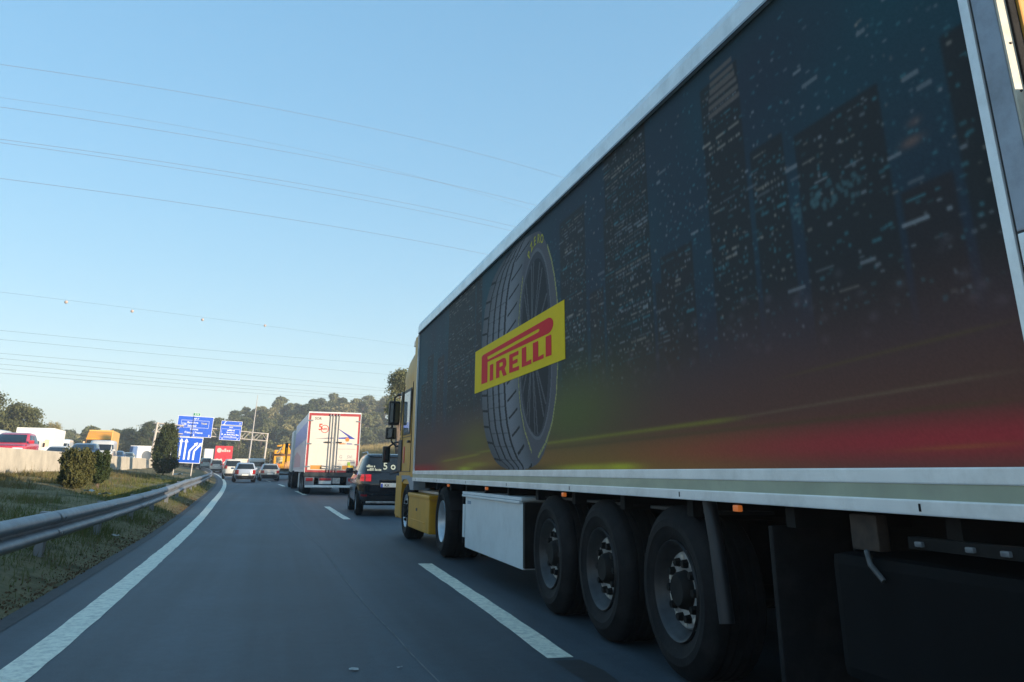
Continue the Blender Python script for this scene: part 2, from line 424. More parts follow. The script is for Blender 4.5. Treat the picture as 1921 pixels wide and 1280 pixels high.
# ------------------------------------------------------------------ the big trailer
TX, TY = 2.562, 2.33
YEL = mat('yellow_paint', (.62, .30, .018), .45, var=.07, scale=3, coat=.04, spec=.25, dirt=(.20, .13, .05), dirt_amt=.35, dirt_scale=2)
ALU = mat('white_aluminium', (.80, .82, .82), .35, .25, var=.06, scale=4, dirt=(.33, .33, .31), dirt_amt=.45, dirt_scale=3)
ALUG = mat('post_grey_paint', (.30, .33, .38), .42, .3, var=.08, scale=5, dirt=(.1, .09, .085), dirt_amt=.5, dirt_scale=6)
REFL = mat('reflective_tape', (.36, .40, .30), .35, .1, var=.18, scale=2.0, dirt=(.25, .25, .22), dirt_amt=.4, dirt_scale=7)
TL = 13.6
trailer = empty('semi_trailer', (TX, TY, 0))
tag(trailer, 'huge dark semi-trailer with printed city lights, giant tyre and yellow logo panel', 'trailer')
W = 2.55
MB().b2((.012, .02, 1.1), (W, TL, 4.04), bev=.02).build('box_body', ALU, trailer)
bm_ = MB(); bm_.prism([(-.035, 3.857), (-.035, 3.985), (-.01, 4.05), (.10, 4.09), (.10, 3.857)], 'y', .0, TL+.01)
bm_.build('roof_rail', ALU, trailer)
MB().b2((-.04, .0, 3.848), (-.030, TL, 3.864)).build('roof_rail_lip', mat('lip_grey', (.25, .27, .29), .4, .5, var=.1), trailer)
MB().b2((-.035, -.01, 1.205), (.02, TL+.01, 1.268), bev=.006).build('lower_rail', ALU, trailer)
MB().b2((-.030, -.01, 1.145), (.02, TL+.01, 1.2052)).build('reflective_strip', REFL, trailer)
MB().b2((-.037, -.01, 1.085), (.02, TL+.01, 1.1448), bev=.006).build('bottom_rail', ALU, trailer)
for yy in np.arange(.6, 13.4, 2.1):
    MB().b2((-.0385, yy, 1.10), (-.036, yy+.012, 1.13)).build('rail_rivet', M['chassis'], trailer)
MB().b2((-.03, TL-.012, 1.262), (.0, TL+.015, 3.86)).build('front_corner_post', ALU, trailer)

# ---- printed side panel: the artwork itself, painted at 2 x 1 cm
def point_in(poly, X_, Y_):
    ins = np.zeros(X_.shape, bool); n = len(poly); j = n-1
    for i in range(n):
        xi, yi = poly[i]; xj, yj = poly[j]
        c = ((yi > Y_) != (yj > Y_)) & (X_ < (xj-xi)*(Y_-yi)/(yj-yi+1e-12)+xi)
        ins ^= c; j = i
    return ins
def smooth_poly(pts, k=4):
    n = len(pts); out = []
    P_ = [np.array(p) for p in pts]
    for i in range(n):
        p0, p1, p2, p3 = P_[i-1], P_[i], P_[(i+1) % n], P_[(i+2) % n]
        for q in range(k):
            t = q/k
            out.append(tuple(.5*((2*p1)+(-p0+p2)*t+(2*p0-5*p1+4*p2-p3)*t*t+(-p0+3*p1-3*p2+p3)*t**3)))
    return out
TY_OUT = [(8.113,3.746),(8.651,3.809),(9.075,3.813),(9.68,3.761),(10.134,3.628),(10.449,3.422),(10.601,3.151),(10.662,2.89),(10.616,2.227),(10.553,1.968),(10.453,1.763),(10.231,1.56),(9.924,1.39),(9.594,1.308),(9.202,1.274),(8.651,1.275),(8.224,1.32),(8.024,1.394),(7.893,1.494),(7.764,1.621),(7.634,1.819),(7.553,2.057),(7.514,2.281),(7.501,2.589),(7.516,2.83),(7.57,3.043),(7.646,3.247),(7.771,3.449),(7.937,3.635)]
TY_L = [(9.075,3.825),(9.68,3.761),(10.134,3.628),(10.449,3.422),(10.601,3.151),(10.662,2.89),(10.663,2.571),(10.616,2.227),(10.553,1.968),(10.453,1.763),(10.231,1.56),(9.924,1.39),(9.46,1.292)]
TY_B = [(8.321,3.753),(8.571,3.633),(8.716,3.457),(8.83,3.246),(8.894,2.979),(8.917,2.775),(8.922,2.458),(8.903,2.189),(8.861,1.967),(8.781,1.77),(8.666,1.598),(8.503,1.451),(8.306,1.32)]
RIM_O = [(8.116,3.561),(8.377,3.537),(8.587,3.403),(8.748,3.206),(8.828,2.921),(8.858,2.584),(8.823,2.181),(8.728,1.915),(8.539,1.695),(8.289,1.574),(8.086,1.567),(7.887,1.702),(7.74,1.96),(7.679,2.302),(7.678,2.698),(7.749,3.082),(7.875,3.367)]
RIM_I = [(8.133,3.449),(8.378,3.423),(8.572,3.284),(8.683,3.055),(8.746,2.793),(8.769,2.572),(8.744,2.217),(8.636,1.929),(8.466,1.712),(8.233,1.616),(8.051,1.653),(7.915,1.838),(7.831,2.084),(7.796,2.396),(7.809,2.845),(7.866,3.171),(7.978,3.36)]
YBANDS = [[(8.888,2.254),(8.854,2.075),(8.79,1.898),(8.651,1.68),(8.396,1.449)], [(8.716,3.362),(8.829,3.106),(8.893,2.828)], [(7.803,3.5),(7.676,3.318),(7.586,3.129),(7.53,2.953),(7.504,2.827)], [(7.516,2.243),(7.569,1.964),(7.699,1.711),(7.892,1.532),(8.156,1.396)]]
def vnoise(Yc, Zc, sy, sz, seed):
    r = np.random.default_rng(seed); a = Yc/sy; b = Zc/sz
    tab = r.random((64, 64)); ia, ib = np.floor(a).astype(int), np.floor(b).astype(int); fa, fb = a-ia, b-ib
    fa = fa*fa*(3-2*fa); fb = fb*fb*(3-2*fb)
    g_ = lambda i, j: tab[i % 64, j % 64]
    return (g_(ia, ib)*(1-fa)+g_(ia+1, ib)*fa)*(1-fb)+(g_(ia, ib+1)*(1-fa)+g_(ia+1, ib+1)*fa)*fb
def ss(x, a, b):
    t = np.clip((x-a)/(b-a), 0, 1); return t*t*(3-2*t)
def paint_print():
    y0, y1, z0, z1 = TY-.02, TY+TL, 1.262, 3.862
    ya = np.concatenate([np.linspace(y0, 7.3, 560, endpoint=False), np.linspace(7.3, y1, 520)]); za = np.linspace(z0, z1, 330)
    ny, nz = len(ya), len(za)
    Yc, Zc = np.meshgrid(ya, za, indexing='ij')
    r = np.random.default_rng(11)
    C_ = np.zeros((ny, nz, 3))
    def blend(mask, col):
        m_ = np.asarray(mask)[..., None]; C_[:] = C_*(1-m_)+np.array(col)*m_
    C_[:] = (.030, .037, .052)
    # bluish night haze between the towers
    hz = np.clip(vnoise(Yc, Zc, 1.3, .9, 1)*.8+vnoise(Yc, Zc, .45, .5, 2)*.5-.25, 0, 1)*ss(Zc, 1.9, 2.6)
    blend(hz*.95, (.018, .066, .084))
    # towers (y range, top, bottom, row pitch, window pitch, share lit): dark silhouettes with rows of windows
    T_ = [(5.35, 6.2, 4.1, 2.0, .030, .030, .55), (6.02, 6.25, 3.35, 2.1, .030, .030, .5), (4.0, 4.47, 3.70, 2.1, .040, .030, .55), (2.86, 3.52, 2.98, 1.95, .045, .040, .28), (6.7, 7.4, 3.62, 2.05, .032, .034, .5), (6.3, 6.62, 2.75, 2.05, .032, .03, .55), (11.1, 13.0, 4.1, 2.05, .045, .06, .4), (13.3, 13.9, 3.1, 2.0, .05, .06, .25), (14.3, 14.9, 3.25, 2.0, .05, .06, .25), (14.95, 15.5, 2.8, 2.0, .05, .06, .2), (2.3, 2.47, 3.0, 2.0, .05, .04, .15), (4.72, 5.2, 2.72, 2.0, .034, .032, .35), (3.62, 3.95, 3.05, 2.15, .04, .032, .45), (10.7, 11.05, 3.9, 2.1, .045, .06, .35), (2.52, 2.82, 2.42, 1.95, .05, .045, .25), (5.0, 5.3, 2.55, 2.0, .032, .03, .5)]
    def spot(yc, zc, dy, dz, col, al):
        i0, i1 = np.searchsorted(ya, [yc-dy, yc+dy]); j0, j1 = np.searchsorted(za, [zc-dz, zc+dz])
        i1 = max(i1, i0+1); j1 = max(j1, j0+1)
        s_ = C_[i0:i1, j0:j1]; s_[:] = s_*(1-al)+np.array(col)*al
    warm, cool, grey = (.28, .24, .20), (.06, .17, .19), (.23, .24, .25)
    for (a, b, t_, bt, dz_, dy_, sh_) in T_:
        m_ = ss(Yc, a-.012, a+.012)*(1-ss(Yc, b-.012, b+.012))*(1-ss(Zc, t_-.015, t_+.01))*ss(Zc, bt-.25, bt+.1)
        blend(m_*.9, (.032+r.uniform(-.003, .004), .030, .030))
        z = t_-.05; band = 1.0
        while z > bt+.05:
            if r.random() < .22: band = r.choice([.15, .6, 1.0, 1.4])
            rowp = sh_*band*r.uniform(.5, 1.3); tone = r.choice(3, p=[.35, .25, .40]); y = a+.03
            while y < b-.03:
                run = 1 if r.random() < .8 else r.integers(2, 5)
                if r.random() < rowp: spot(y+dy_*run*.4, z, dy_*(run-.45)*.5, .0055, [warm, cool, grey][tone], r.uniform(.25, .95))
                y += dy_*run
            z -= dz_
    for _ in range(4200):
        y = r.uniform(2.35, 15.8); z = 1.9+abs(r.normal(.8, .55))
        if z > 3.84: continue
        spot(y, z, r.choice([.005, .009, .016]), r.choice([.005, .008]), [cool, grey, warm][r.choice(3, p=[.65, .28, .07])], r.uniform(.15, .75))
    for _ in range(26):   # long lit floors
        y = r.uniform(2.4, 7.2); z = r.uniform(2.15, 3.5)
        spot(y, z, r.uniform(.03, .08), r.choice([.008, .012]), grey, r.uniform(.3, .75))
    # crown of the tall tower, lit gallery and soft reddish sign
    for k in range(6): spot(4.19, 3.46+.055*k, .19-.01*k, .016, (.15, .12, .105), .75)
    for k in range(60): spot(r.uniform(3.05, 3.62), r.uniform(2.50, 2.62), .014, .012, (.07, .13, .14), .5)
    d_ = np.exp(-(((Yc-2.71)/.06)**2+((Zc-2.62)/.022)**2)); blend(d_*.7, (.20, .12, .095))
    d_ = np.exp(-(((Yc-2.68)/.04)**2+((Zc-2.70)/.02)**2)); blend(d_*.5, (.17, .11, .095))
    for _ in range(60):
        y, z = r.uniform(2.4, 7), r.uniform(1.85, 2.2)
        d_ = np.exp(-(((Yc-y)/.03)**2+((Zc-z)/.02)**2)); blend(d_*r.uniform(.1, .4), (.15, .13, .15))
    for ax in (0, 1):      # soft print
        C_[:] = .18*np.roll(C_, 1, ax)+.64*C_+.18*np.roll(C_, -1, ax)
    # ground: brown dusk, green glow around the tyre, red streak towards both ends
    low = 1-ss(Zc, 1.45, 2.2+.16*vnoise(Yc, Zc, .8, .3, 5))
    blend(low*.95, (.135, .058, .040))
    gg = np.exp(-(((Yc-7.2)/1.3)**2))*np.exp(-(((Zc-1.75)/.38)**2)); blend(gg*.85, (.105, .118, .030))
    gg = np.exp(-(((Yc-10.9)/1.3)**2))*np.exp(-(((Zc-1.6)/.3)**2)); blend(gg*.8, (.15, .12, .026))
    st = 1-ss(Zc, 1.34, 1.58)
    blend(st*.8*ss(Yc, 3.0, 5.2)*(1-ss(Yc, 12.5, 14.6)), (.27, .13, .03))
    rb = np.exp(-(((Zc-1.375)/.085)**2))
    blend(rb*.85*(1-ss(Yc, 2.6, 6.8)), (.44, .040, .046))
    blend((1-ss(Zc, 1.30, 1.42))*.85*ss(Yc, 12.2, 15), (.36, .03, .022))
    # light trails
    for (ya_, za_, yb_, zb_, w_, col, al) in [(11.0, 1.49, 4.2, 1.545, .014, (.26, .23, .03), .6), (4.6, 1.54, 2.33, 1.60, .008, (.22, .14, .08), .45), (8.5, 1.46, 2.3, 1.50, .012, (.10, .07, .03), .5), (3.2, 1.335, 2.35, 1.35, .008, (.42, .15, .03), .45), (4.0, 1.72, 2.3, 1.78, .008, (.14, .10, .03), .4), (13.4, 1.40, 10.6, 1.47, .016, (.34, .26, .03), .6)]:
        zl = za_+(zb_-za_)*(Yc-ya_)/(yb_-ya_)
        inside = ss(Yc, min(ya_, yb_)-.1, min(ya_, yb_)+.4)*(1-ss(Yc, max(ya_, yb_)-.6, max(ya_, yb_)+.1))
        blend(np.exp(-((Zc-zl)/w_)**2)*inside*al, col)
    for (yc, zc, sy, sz, al) in [(11.55, 1.29, .45, .03, .95), (6.9, 1.285, .75, .028, .85), (6.05, 1.288, .3, .026, .95), (10.9, 1.34, .6, .03, .5)]:
        blend(np.exp(-(((Yc-yc)/sy)**2+((Zc-zc)/sz)**2))*al*.85, (.46, .41, .03))
    # ---------------- the giant tyre
    out = smooth_poly(TY_OUT, 4); ins = point_in(out, Yc, Zc)
    sh = np.exp(-(((Yc-9.0)/1.5)**2+((Zc-1.27)/.05)**2)); blend(sh*.7, (.02, .02, .012))
    C_[ins] = (.060, .060, .068)
    zl = np.array([p[1] for p in TY_L])[::-1]; yl = np.array([p[0] for p in TY_L])[::-1]
    zb = np.array([p[1] for p in TY_B])[::-1]; yb = np.array([p[0] for p in TY_B])[::-1]
    Yl = np.interp(Zc, zl, yl); Yb = np.interp(Zc, zb, yb)
    u = (Yl-Yc)/np.maximum(Yl-Yb, .05)          # 0 at the far shoulder, 1 where the sidewall starts
    tread = ins & (u >= -.05) & (u <= 1.0)
    v_ = (Zc-2.55)/1.28
    base = .105+.105*np.exp(-((u-.72)/.25)**2)+.045*np.exp(-((u-.35)/.2)**2)
    base = base*(1-.35*np.abs(v_)**2)
    C_[tread] = np.stack([base*.98, base*.99, base*1.08], -1)[tread]
    for gu, gw in ((.17, .018), (.34, .022), (.50, .022), (.66, .024)):
        gm = tread & (np.abs(u-gu) < gw); C_[gm] = (.016, .016, .019)
    ph = (Zc+.10*np.sin(np.clip(u, 0, 1)*3)-.16*u)/.20
    sip = tread & (np.abs(ph-np.round(ph)) < .07) & (((u > .72) & (u < .95)) | (u < .15))
    C_[sip] = (.013, .013, .015)
    ph2 = (Zc+.05*u)/.155
    sip2 = tread & (np.abs(ph2-np.round(ph2)) < .04) & (u > .17) & (u < .66); C_[sip2] = C_[sip2]*.6
    side = ins & (u > 1.0)
    C_[side] = np.stack([np.full(u.shape, .095), np.full(u.shape, .088), np.full(u.shape, .098)], -1)[side]
    ro = point_in(smooth_poly(RIM_O), Yc, Zc); C_[ro] = (.13, .13, .14)
    ro2 = point_in([((p[0]-8.27)*.95+8.27, (p[1]-2.53)*.965+2.53) for p in smooth_poly(RIM_O)], Yc, Zc); C_[ro2] = (.050, .050, .058)
    ri = point_in(smooth_poly(RIM_I), Yc, Zc); C_[ri] = (.022, .022, .026)
    for k in range(10):     # spokes
        t_ = 2*math.pi*k/10+.2
        for dt in (-.09, .09):
            ey, ez = 8.28+.50*math.cos(t_+dt), 2.53+.93*math.sin(t_+dt)
            cy, cz = 8.36+.07*math.cos(t_), 2.52+.12*math.sin(t_)
            q = np.clip(((Yc-cy)*(ey-cy)+(Zc-cz)*(ez-cz))/((ey-cy)**2+(ez-cz)**2), 0, 1)
            dd = np.hypot(Yc-cy-q*(ey-cy), Zc-cz-q*(ez-cz))
            sm = ri & (dd < .017); C_[sm] = (.085, .085, .092)
    hub_ = np.hypot((Yc-8.36)/.13, (Zc-2.52)/.2) < 1; C_[hub_ & ri] = (.04, .04, .045)
    for bd in YBANDS:
        pts = np.array(bd); fin = []
        for i in range(len(pts)-1):
            for q in np.linspace(0, 1, 12): fin.append(pts[i]*(1-q)+pts[i+1]*q)
        dd = np.full(Yc.shape, 9.0)
        for p in fin: dd = np.minimum(dd, np.hypot((Yc-p[0])*1.0, (Zc-p[1])*.6))
        mk = dd < .012; C_[mk] = (.30, .28, .10)
    C_ *= 1.12*(1+.14*(r.random((ny, nz))[..., None]-.5))
    m_ = bpy.data.materials.new('printed_panel'); m_.use_nodes = True; t = m_.node_tree; b = t.nodes['Principled BSDF']
    at_ = t.nodes.new('ShaderNodeVertexColor'); at_.layer_name = 'Col'
    t.links.new(at_.outputs[0], b.inputs['Base Color']); b.inputs['Roughness'].default_value = .6
    b.inputs['Specular IOR Level'].default_value = .08
    vv = np.stack([np.zeros(Yc.size), (Yc-TY).ravel(), Zc.ravel()], 1)
    idx = np.arange(ny*nz).reshape(ny, nz)
    ff = np.stack([idx[:-1, :-1].ravel(), idx[:-1, 1:].ravel(), idx[1:, 1:].ravel(), idx[1:, :-1].ravel()], 1)
    return np_mesh('printed_side_panel', vv, ff, m_, trailer, np.clip(C_.reshape(-1, 3), .004, 1))
pr = paint_print(); pr['label'] = 'dark printed side with city lights, giant tyre and red light streaks'

# logo panel and lettering, a few millimetres proud of the print
LOGOY = mat('logo_yellow', (.80, .55, .004), .6, spec=.08, var=.03)
LOGOR = mat('logo_red', (.72, .016, .026), .6, spec=.08, var=.03)
def flat(name, pts, x, m, parent, hole=None):
    cu = bpy.data.curves.new(name, 'CURVE'); cu.dimensions = '2D'; cu.fill_mode = 'BOTH'
    for pl in [pts]+([hole] if hole else []):
        sp = cu.splines.new('POLY'); sp.points.add(len(pl)-1); sp.use_cyclic_u = True
        for i, p in enumerate(pl): sp.points[i].co = (-p[0], p[1], 0, 1)
    t = bpy.data.objects.new(name, cu); COL.objects.link(t); bpy.context.view_layer.update()
    me = bpy.data.meshes.new_from_object(t.evaluated_get(bpy.context.evaluated_depsgraph_get()))
    bpy.data.objects.remove(t); bpy.data.curves.remove(cu)
    # curve plane (-Y, Z) -> world plane normal -X
    me.transform(Matrix(((0, 0, -1, x), (-1, 0, 0, -TY), (0, 1, 0, 0), (0, 0, 0, 1))))
    me.materials.clear(); me.materials.append(m); me.name = name
    o = bpy.data.objects.new(name, me); COL.objects.link(o); o.parent = parent; return o
logo = MB().b2((-.004, 7.29-TY, 2.26), (.0, 11.03-TY, 2.826)).build('logo_panel', LOGOY, trailer)
XL = -.006
def arc(cy, cz, ry, rz, a0, a1, n=10): return [(cy+ry*math.cos(R(a0+(a1-a0)*i/n)), cz+rz*math.sin(R(a0+(a1-a0)*i/n))) for i in range(n+1)]
Pout = [(10.64, 2.35), (10.64, 2.71), (10.55, 2.725)]+arc(7.78, 2.655, .16, .079, 90, 270, 14)[0:0]+[(7.80, 2.734)]+[(7.80-.18*math.sin(R(a)), 2.655+.079*math.cos(R(a))) for a in range(10, 180, 12)]+[(7.80, 2.576), (10.31, 2.603), (10.31, 2.345)]
Pslot = [(10.32, 2.672), (8.13, 2.677)]+[(8.13-.05*math.sin(R(a)), 2.660+.017*math.cos(R(a))) for a in range(15, 180, 30)]+[(8.13, 2.643), (10.28, 2.630), (10.32, 2.640)]
flat('letter_p', Pout, XL, LOGOR, logo, Pslot)
flat('letter_i', [(10.19, 2.547), (10.01, 2.547), (10.01, 2.345), (10.19, 2.345)], XL, LOGOR, logo)
flat('letter_r', [(9.87, 2.55), (9.53, 2.556), (9.43, 2.541), (9.388, 2.505), (9.388, 2.452), (9.46, 2.422), (9.37, 2.337), (9.53, 2.337), (9.62, 2.42), (9.705, 2.42), (9.705, 2.345), (9.87, 2.345)], XL, LOGOR, logo, [(9.705, 2.512), (9.58, 2.513), (9.553, 2.498), (9.557, 2.466), (9.705, 2.464)])
flat('letter_e', [(9.262, 2.556), (8.866, 2.553), (8.866, 2.508), (9.105, 2.508), (9.105, 2.468), (8.903, 2.468), (8.903, 2.426), (9.105, 2.426), (9.105, 2.383), (8.846, 2.381), (8.846, 2.335), (9.262, 2.343)], XL, LOGOR, logo)
flat('letter_l', [(8.738, 2.558), (8.56, 2.557), (8.56, 2.388), (8.369, 2.395), (8.369, 2.347), (8.738, 2.35)], XL, LOGOR, logo)
flat('letter_l', [(8.316, 2.556), (8.122, 2.552), (8.122, 2.386), (7.941, 2.392), (7.941, 2.349), (8.316, 2.352)], XL, LOGOR, logo)
flat('letter_i', [(7.872, 2.556), (7.687, 2.552), (7.687, 2.349), (7.875, 2.352)], XL, LOGOR, logo)
# small lettering on the printed tyre's sidewall
PZ = mat('print_yellow', (.46, .42, .05), .6, spec=.08, var=.05)
for ch, (yy, zz), an in zip('PZERO', [(8.455, 3.565), (8.355, 3.632), (8.235, 3.660), (8.10, 3.654), (7.985, 3.622)], (55, 30, 8, -12, -28)):
    mt_ = facing_left(-.003, yy-TY, zz) @ Matrix.Rotation(R(an), 4, 'Z')
    text('tyre_letter', ch, .14, PZ, pr, mt_, .02, sx=1.05)

# ---- rear frame and doors
MB().b2((-.030, -.055, 1.08), (.02, -.0105, 4.06), bev=.004).build('side_trim', ALU, trailer)
MB().b2((-.020, -.066, 1.08), (.02, -.0555, 4.06)).build('trim_seam', M['ink'], trailer)
MB().b2((-.026, -.165, 2.08), (.085, -.0665, 4.07), bev=.006).build('rear_post', ALUG, trailer)
MB().b2((-.026, -.165, 1.02), (.085, -.0665, 2.072), bev=.006).build('rear_post', ALU, trailer)
MB().b2((-.024, -.163, 2.066), (.083, -.07, 2.086)).build('post_joint', M['ink'], trailer)
CREAM = mat('frame_sunlit_cream', (.60, .55, .44), .5, var=.08, scale=6, dirt=(.2, .16, .11), dirt_amt=.5, dirt_scale=9)  # sun on the rear-facing edge put into the cream colour
MB().b2((-.022, -.175, 1.03), (.022, -.1655, 4.05)).build('post_face', CREAM, trailer)
for k in range(14):
    z = 1.2+.2*k
    MB().cyl((.004, -.175, z), (.004, -.1795, z), .005, n=8).build('rivet', M['ink'], trailer)
MB().b2((.0225, -.185, 1.06), (.062, -.160, 4.03), bev=.006).build('door_gasket', M['rubber'], trailer)
door = MB().b2((.0625, -.195, 1.1), (1.26, -.12, 4.0), bev=.008).build('rear_door', mat('door_yellow', (.62, .30, .05), .4, var=.05), trailer)
MB().b2((1.27, -.215, 1.1), (2.45, -.12, 4.0), bev=.008).build('rear_door', mat('door_yellow', (.6, .3, .05)), trailer)
for z in (1.5, 2.45, 3.35):
    hg = MB(); hg.b2((.03, -.212, z), (.30, -.1965, z+.09), bev=.006); hg.cyl((.045, -.215, z-.05), (.045, -.215, z+.16), .030, n=14)
    hg.build('hinge', mat('chrome_hinge', (.62, .64, .67), .22, .9, var=.08), trailer, smooth=True)
for x in (.75, 1.05, 1.5, 1.8):
    MB().cyl((x, -.25, 1.0), (x, -.25, 4.0), .017, n=10).build('lock_bar', M['steel'], trailer, smooth=True)
MB().b2((-.0, -.2, 4.05), (W, -.06, 4.1)).build('rear_header', ALUG, trailer)
MB().b2((-.0, -.2, .98), (W, -.06, 1.055)).build('rear_sill', M['galv'], trailer)
# ---- running gear
MB().b2((.75, .2, .82), (.87, TL-.6, 1.08)).build('chassis_beam', M['chassis'], trailer)
MB().b2((1.68, .2, .82), (1.80, TL-.6, 1.08)).build('chassis_beam', M['chassis'], trailer)
for y in np.arange(.5, 13, 1.1): MB().b2((.05, y, .98), (W-.05, y+.08, 1.08)).build('cross_member', M['chassis'], trailer)
for k in range(3):
    y = 5.32-TY+1.31*k
    MB().cyl((.3, y, .52), (W-.3, y, .52), .075, n=12).build('axle', M['chassis'], trailer)
    drk = mat('dark_rim', (.045, .045, .047), .45, .5, var=.4, scale=8, dirt=(.03, .025, .02), dirt_amt=.7, dirt_scale=7)
    wheel('wheel', trailer, (.03, y, .52), side=-1, dish=.105, rim_m=drk)
    wheel('wheel', trailer, (W-.03, y, .52), side=1, dish=.13, rim_m=drk, nuts=0)
    MB().b2((.55, y-.12, .55), (.75, y+.12, .95), bev=.03).build('air_bag', M['rubber'], trailer)
    MB().b2((.12, y-.5, 1.0), (.5, y+.5, 1.02)).build('mudguard', M['black_plastic'], trailer)
MB().tube([(.06, 4.83-TY, 1.08), (.05, 4.76-TY, .85), (.05, 4.70-TY, .42)], .045, 10).build('mudguard_post', mat('grey_tube', (.014, .015, .018), .5, var=.2), trailer, smooth=True)
MB().b2((.02, 4.1-TY, .18), (.5, 4.14-TY, .98), bev=.01).build('mud_flap', M['rubber'], trailer)
MB().b2((.0, 2.38-TY, .38), (.75, 3.6-TY, .90), bev=.05).build('rear_locker', mat('dark_locker', (.004, .005, .006), .7, spec=.08, var=.25, scale=3), trailer)
MB().b2((-.02, 2.45-TY, .955), (.03, 3.05-TY, 1.0)).build('lamp_bracket', M['chassis'], trailer)
for y in (2.56, 2.72, 2.98): MB().box((-.025, y-TY, .975), (.02, .04, .02), bev=.006).build('reflector', mat('worn_reflector', (.14, .15, .16), .3, var=.3, scale=40), trailer)
MB().tube([(.0, 3.34-TY, .92), (-.02, 3.30-TY, .87), (-.01, 3.24-TY, .81)], .012, 8).build('hook', mat('dull_hook', (.10, .10, .10), .6, .4, var=.3, scale=20), trailer, smooth=True)
MB().b2((.02, 3.28-TY, .92), (.08, 3.46-TY, 1.07), bev=.01).build('latch', mat('rusty_latch', (.04, .026, .018), .8, var=.4, scale=20), trailer)
MB().b2((W-.04, .3, .32), (W-.01, 12.2-TY, 1.06)).build('shade_skirt', M['black_plastic'], trailer)  # added on the unseen side to keep low sun from under the trailer
MB().b2((.52, 4.1-TY, .16), (2.5, 4.14-TY, .98)).build('shade_curtain', M['rubber'], trailer)  # added full-width sheet that blocks sun coming in from behind
MB().b2((.1, -.2, .45), (W-.1, -.1, .57), bev=.01).build('rear_underrun_bar', M['galv'], trailer)
MB().b2((.1, -.2, .62), (.5, -.1, .82)).build('tail_light', M['red_lamp_off'], trailer)
MB().b2((2.05, -.2, .62), (2.45, -.1, .82)).build('tail_light', M['red_lamp_off'], trailer)
for y in (12.68, 10.29, 7.39, 4.4): MB().box((-.0, y-TY, 1.055), (.03, .06, .035), bev=.008).build('side_marker', M['amber'], trailer)
BOXW = mat('locker_white', (.64, .68, .69), .4, var=.04, scale=3, dirt=(.3, .32, .33), dirt_amt=.35, dirt_scale=2)
lk = MB().b2((-.02, 8.64-TY, .30), (.6, 11.38-TY, .93), bev=.012).build('pallet_locker', BOXW, trailer)
MB().b2((-.045, 8.70-TY, .932), (.62, 11.5-TY, .958), bev=.005).build('locker_lid', BOXW, lk)
MB().b2((-.03, 8.66-TY, .962), (.60, 11.54-TY, .995), bev=.005).build('locker_lid', BOXW, lk)
MB().b2((-.026, 11.40-TY, .42), (.02, 11.52-TY, .83), bev=.004).build('locker_strip', BOXW, lk)
MB().b2((-.022, 8.56-TY, .32), (.55, 8.635-TY, .95), bev=.008).build('locker_end', M['chassis'], lk)
MB().b2((-.0225, 11.05-TY, .845), (-.0205, 11.25-TY, .885)).build('locker_sticker', mat('sticker_blue', (.16, .26, .36), .5, var=.2, scale=40), lk)
for x in (.35, 2.2):
    MB().b2((x-.06, 11.75-TY, .15), (x+.06, 11.9-TY, 1.0)).build('landing_leg', M['chassis'], trailer)

# ------------------------------------------------------------------ tractor unit
tr = empty('tractor_unit', (2.60, 12.0, 0))
tag(tr, 'golden yellow truck tractor pulling the dark printed trailer', 'truck')
def cab_loft(prof, n=36, e=7.0):
    rows = []
    for (z, yf, yr_, xl, xr) in prof:
        yc, hl = (yf+yr_)/2, (yf-yr_)/2; xc, hw = (xl+xr)/2, (xr-xl)/2; row = []
        for k in range(n):
            t = 2*math.pi*k/n; c, s_ = math.cos(t), math.sin(t)
            row.append((xc+hw*math.copysign(abs(c)**(2/e), c), yc+hl*math.copysign(abs(s_)**(2/e), s_), z))
        rows.append(row)
    return rows
CABW = 2.48
prof = [(1.02, 6.45, 4.55, 0, CABW), (1.25, 6.55, 4.55, -.0, CABW), (1.7, 6.58, 4.55, -.0, CABW), (2.2, 6.55, 4.55, .0, CABW), (2.7, 6.50, 4.55, .02, CABW-.02), (3.05, 6.45, 4.55, .05, CABW-.05), (3.14, 6.48, 4.55, .03, CABW-.03), (3.3, 6.36, 4.55, .04, CABW-.04), (3.5, 6.08, 4.55, .07, CABW-.07), (3.65, 5.78, 4.55, .12, CABW-.12), (3.76, 5.45, 4.55, .20, CABW-.2), (3.80, 5.2, 4.56, .35, CABW-.35)]
b = MB(); rws = cab_loft(prof, 44, 9); b.grid(rws, close=True); b.f.append(tuple(range(len(b.v)-44, len(b.v)))); b.f.append(tuple(range(43, -1, -1)))
cab = b.build('cab', YEL, tr, smooth=True)
MB().b2((-.012, 4.9, 1.98), (.006, 5.82, 2.9), bev=.004).build('window_surround', M['black_plastic'], cab)
MB().b2((-.016, 5.0, 2.02), (-.010, 5.78, 2.84)).build('side_window', mat('pale_glass', (.10, .14, .18), .05, var=.1, spec=.8), cab)
MB().b2((-.010, 4.72, 1.25), (.004, 5.95, 1.262)).build('door_seam', M['ink'], cab)
MB().b2((-.010, 4.72, 1.93), (.004, 5.95, 1.94)).build('door_seam', M['ink'], cab)
for y in (4.72, 5.95): MB().b2((-.010, y, 1.25), (.004, y+.012, 3.0)).build('door_seam', M['ink'], cab)
MB().box((-.025, 4.95, 1.83), (.04, .2, .045), bev=.012).build('door_handle', M['black_plastic'], cab)
MB().b2((-.012, 5.55, 1.42), (.002, 5.72, 1.75)).build('door_emblem', mat('emblem_red', (.6, .06, .04), .4, var=.2, scale=20), cab)
MB().b2((.02, 6.5, 2.1), (CABW-.02, 6.58, 2.95), bev=.03).build('windscreen', M['glass'], cab)
MB().b2((-.03, 5.9, 1.25), (.05, 6.35, 1.9), bev=.03).build('corner_deflector', M['black_plastic'], cab)
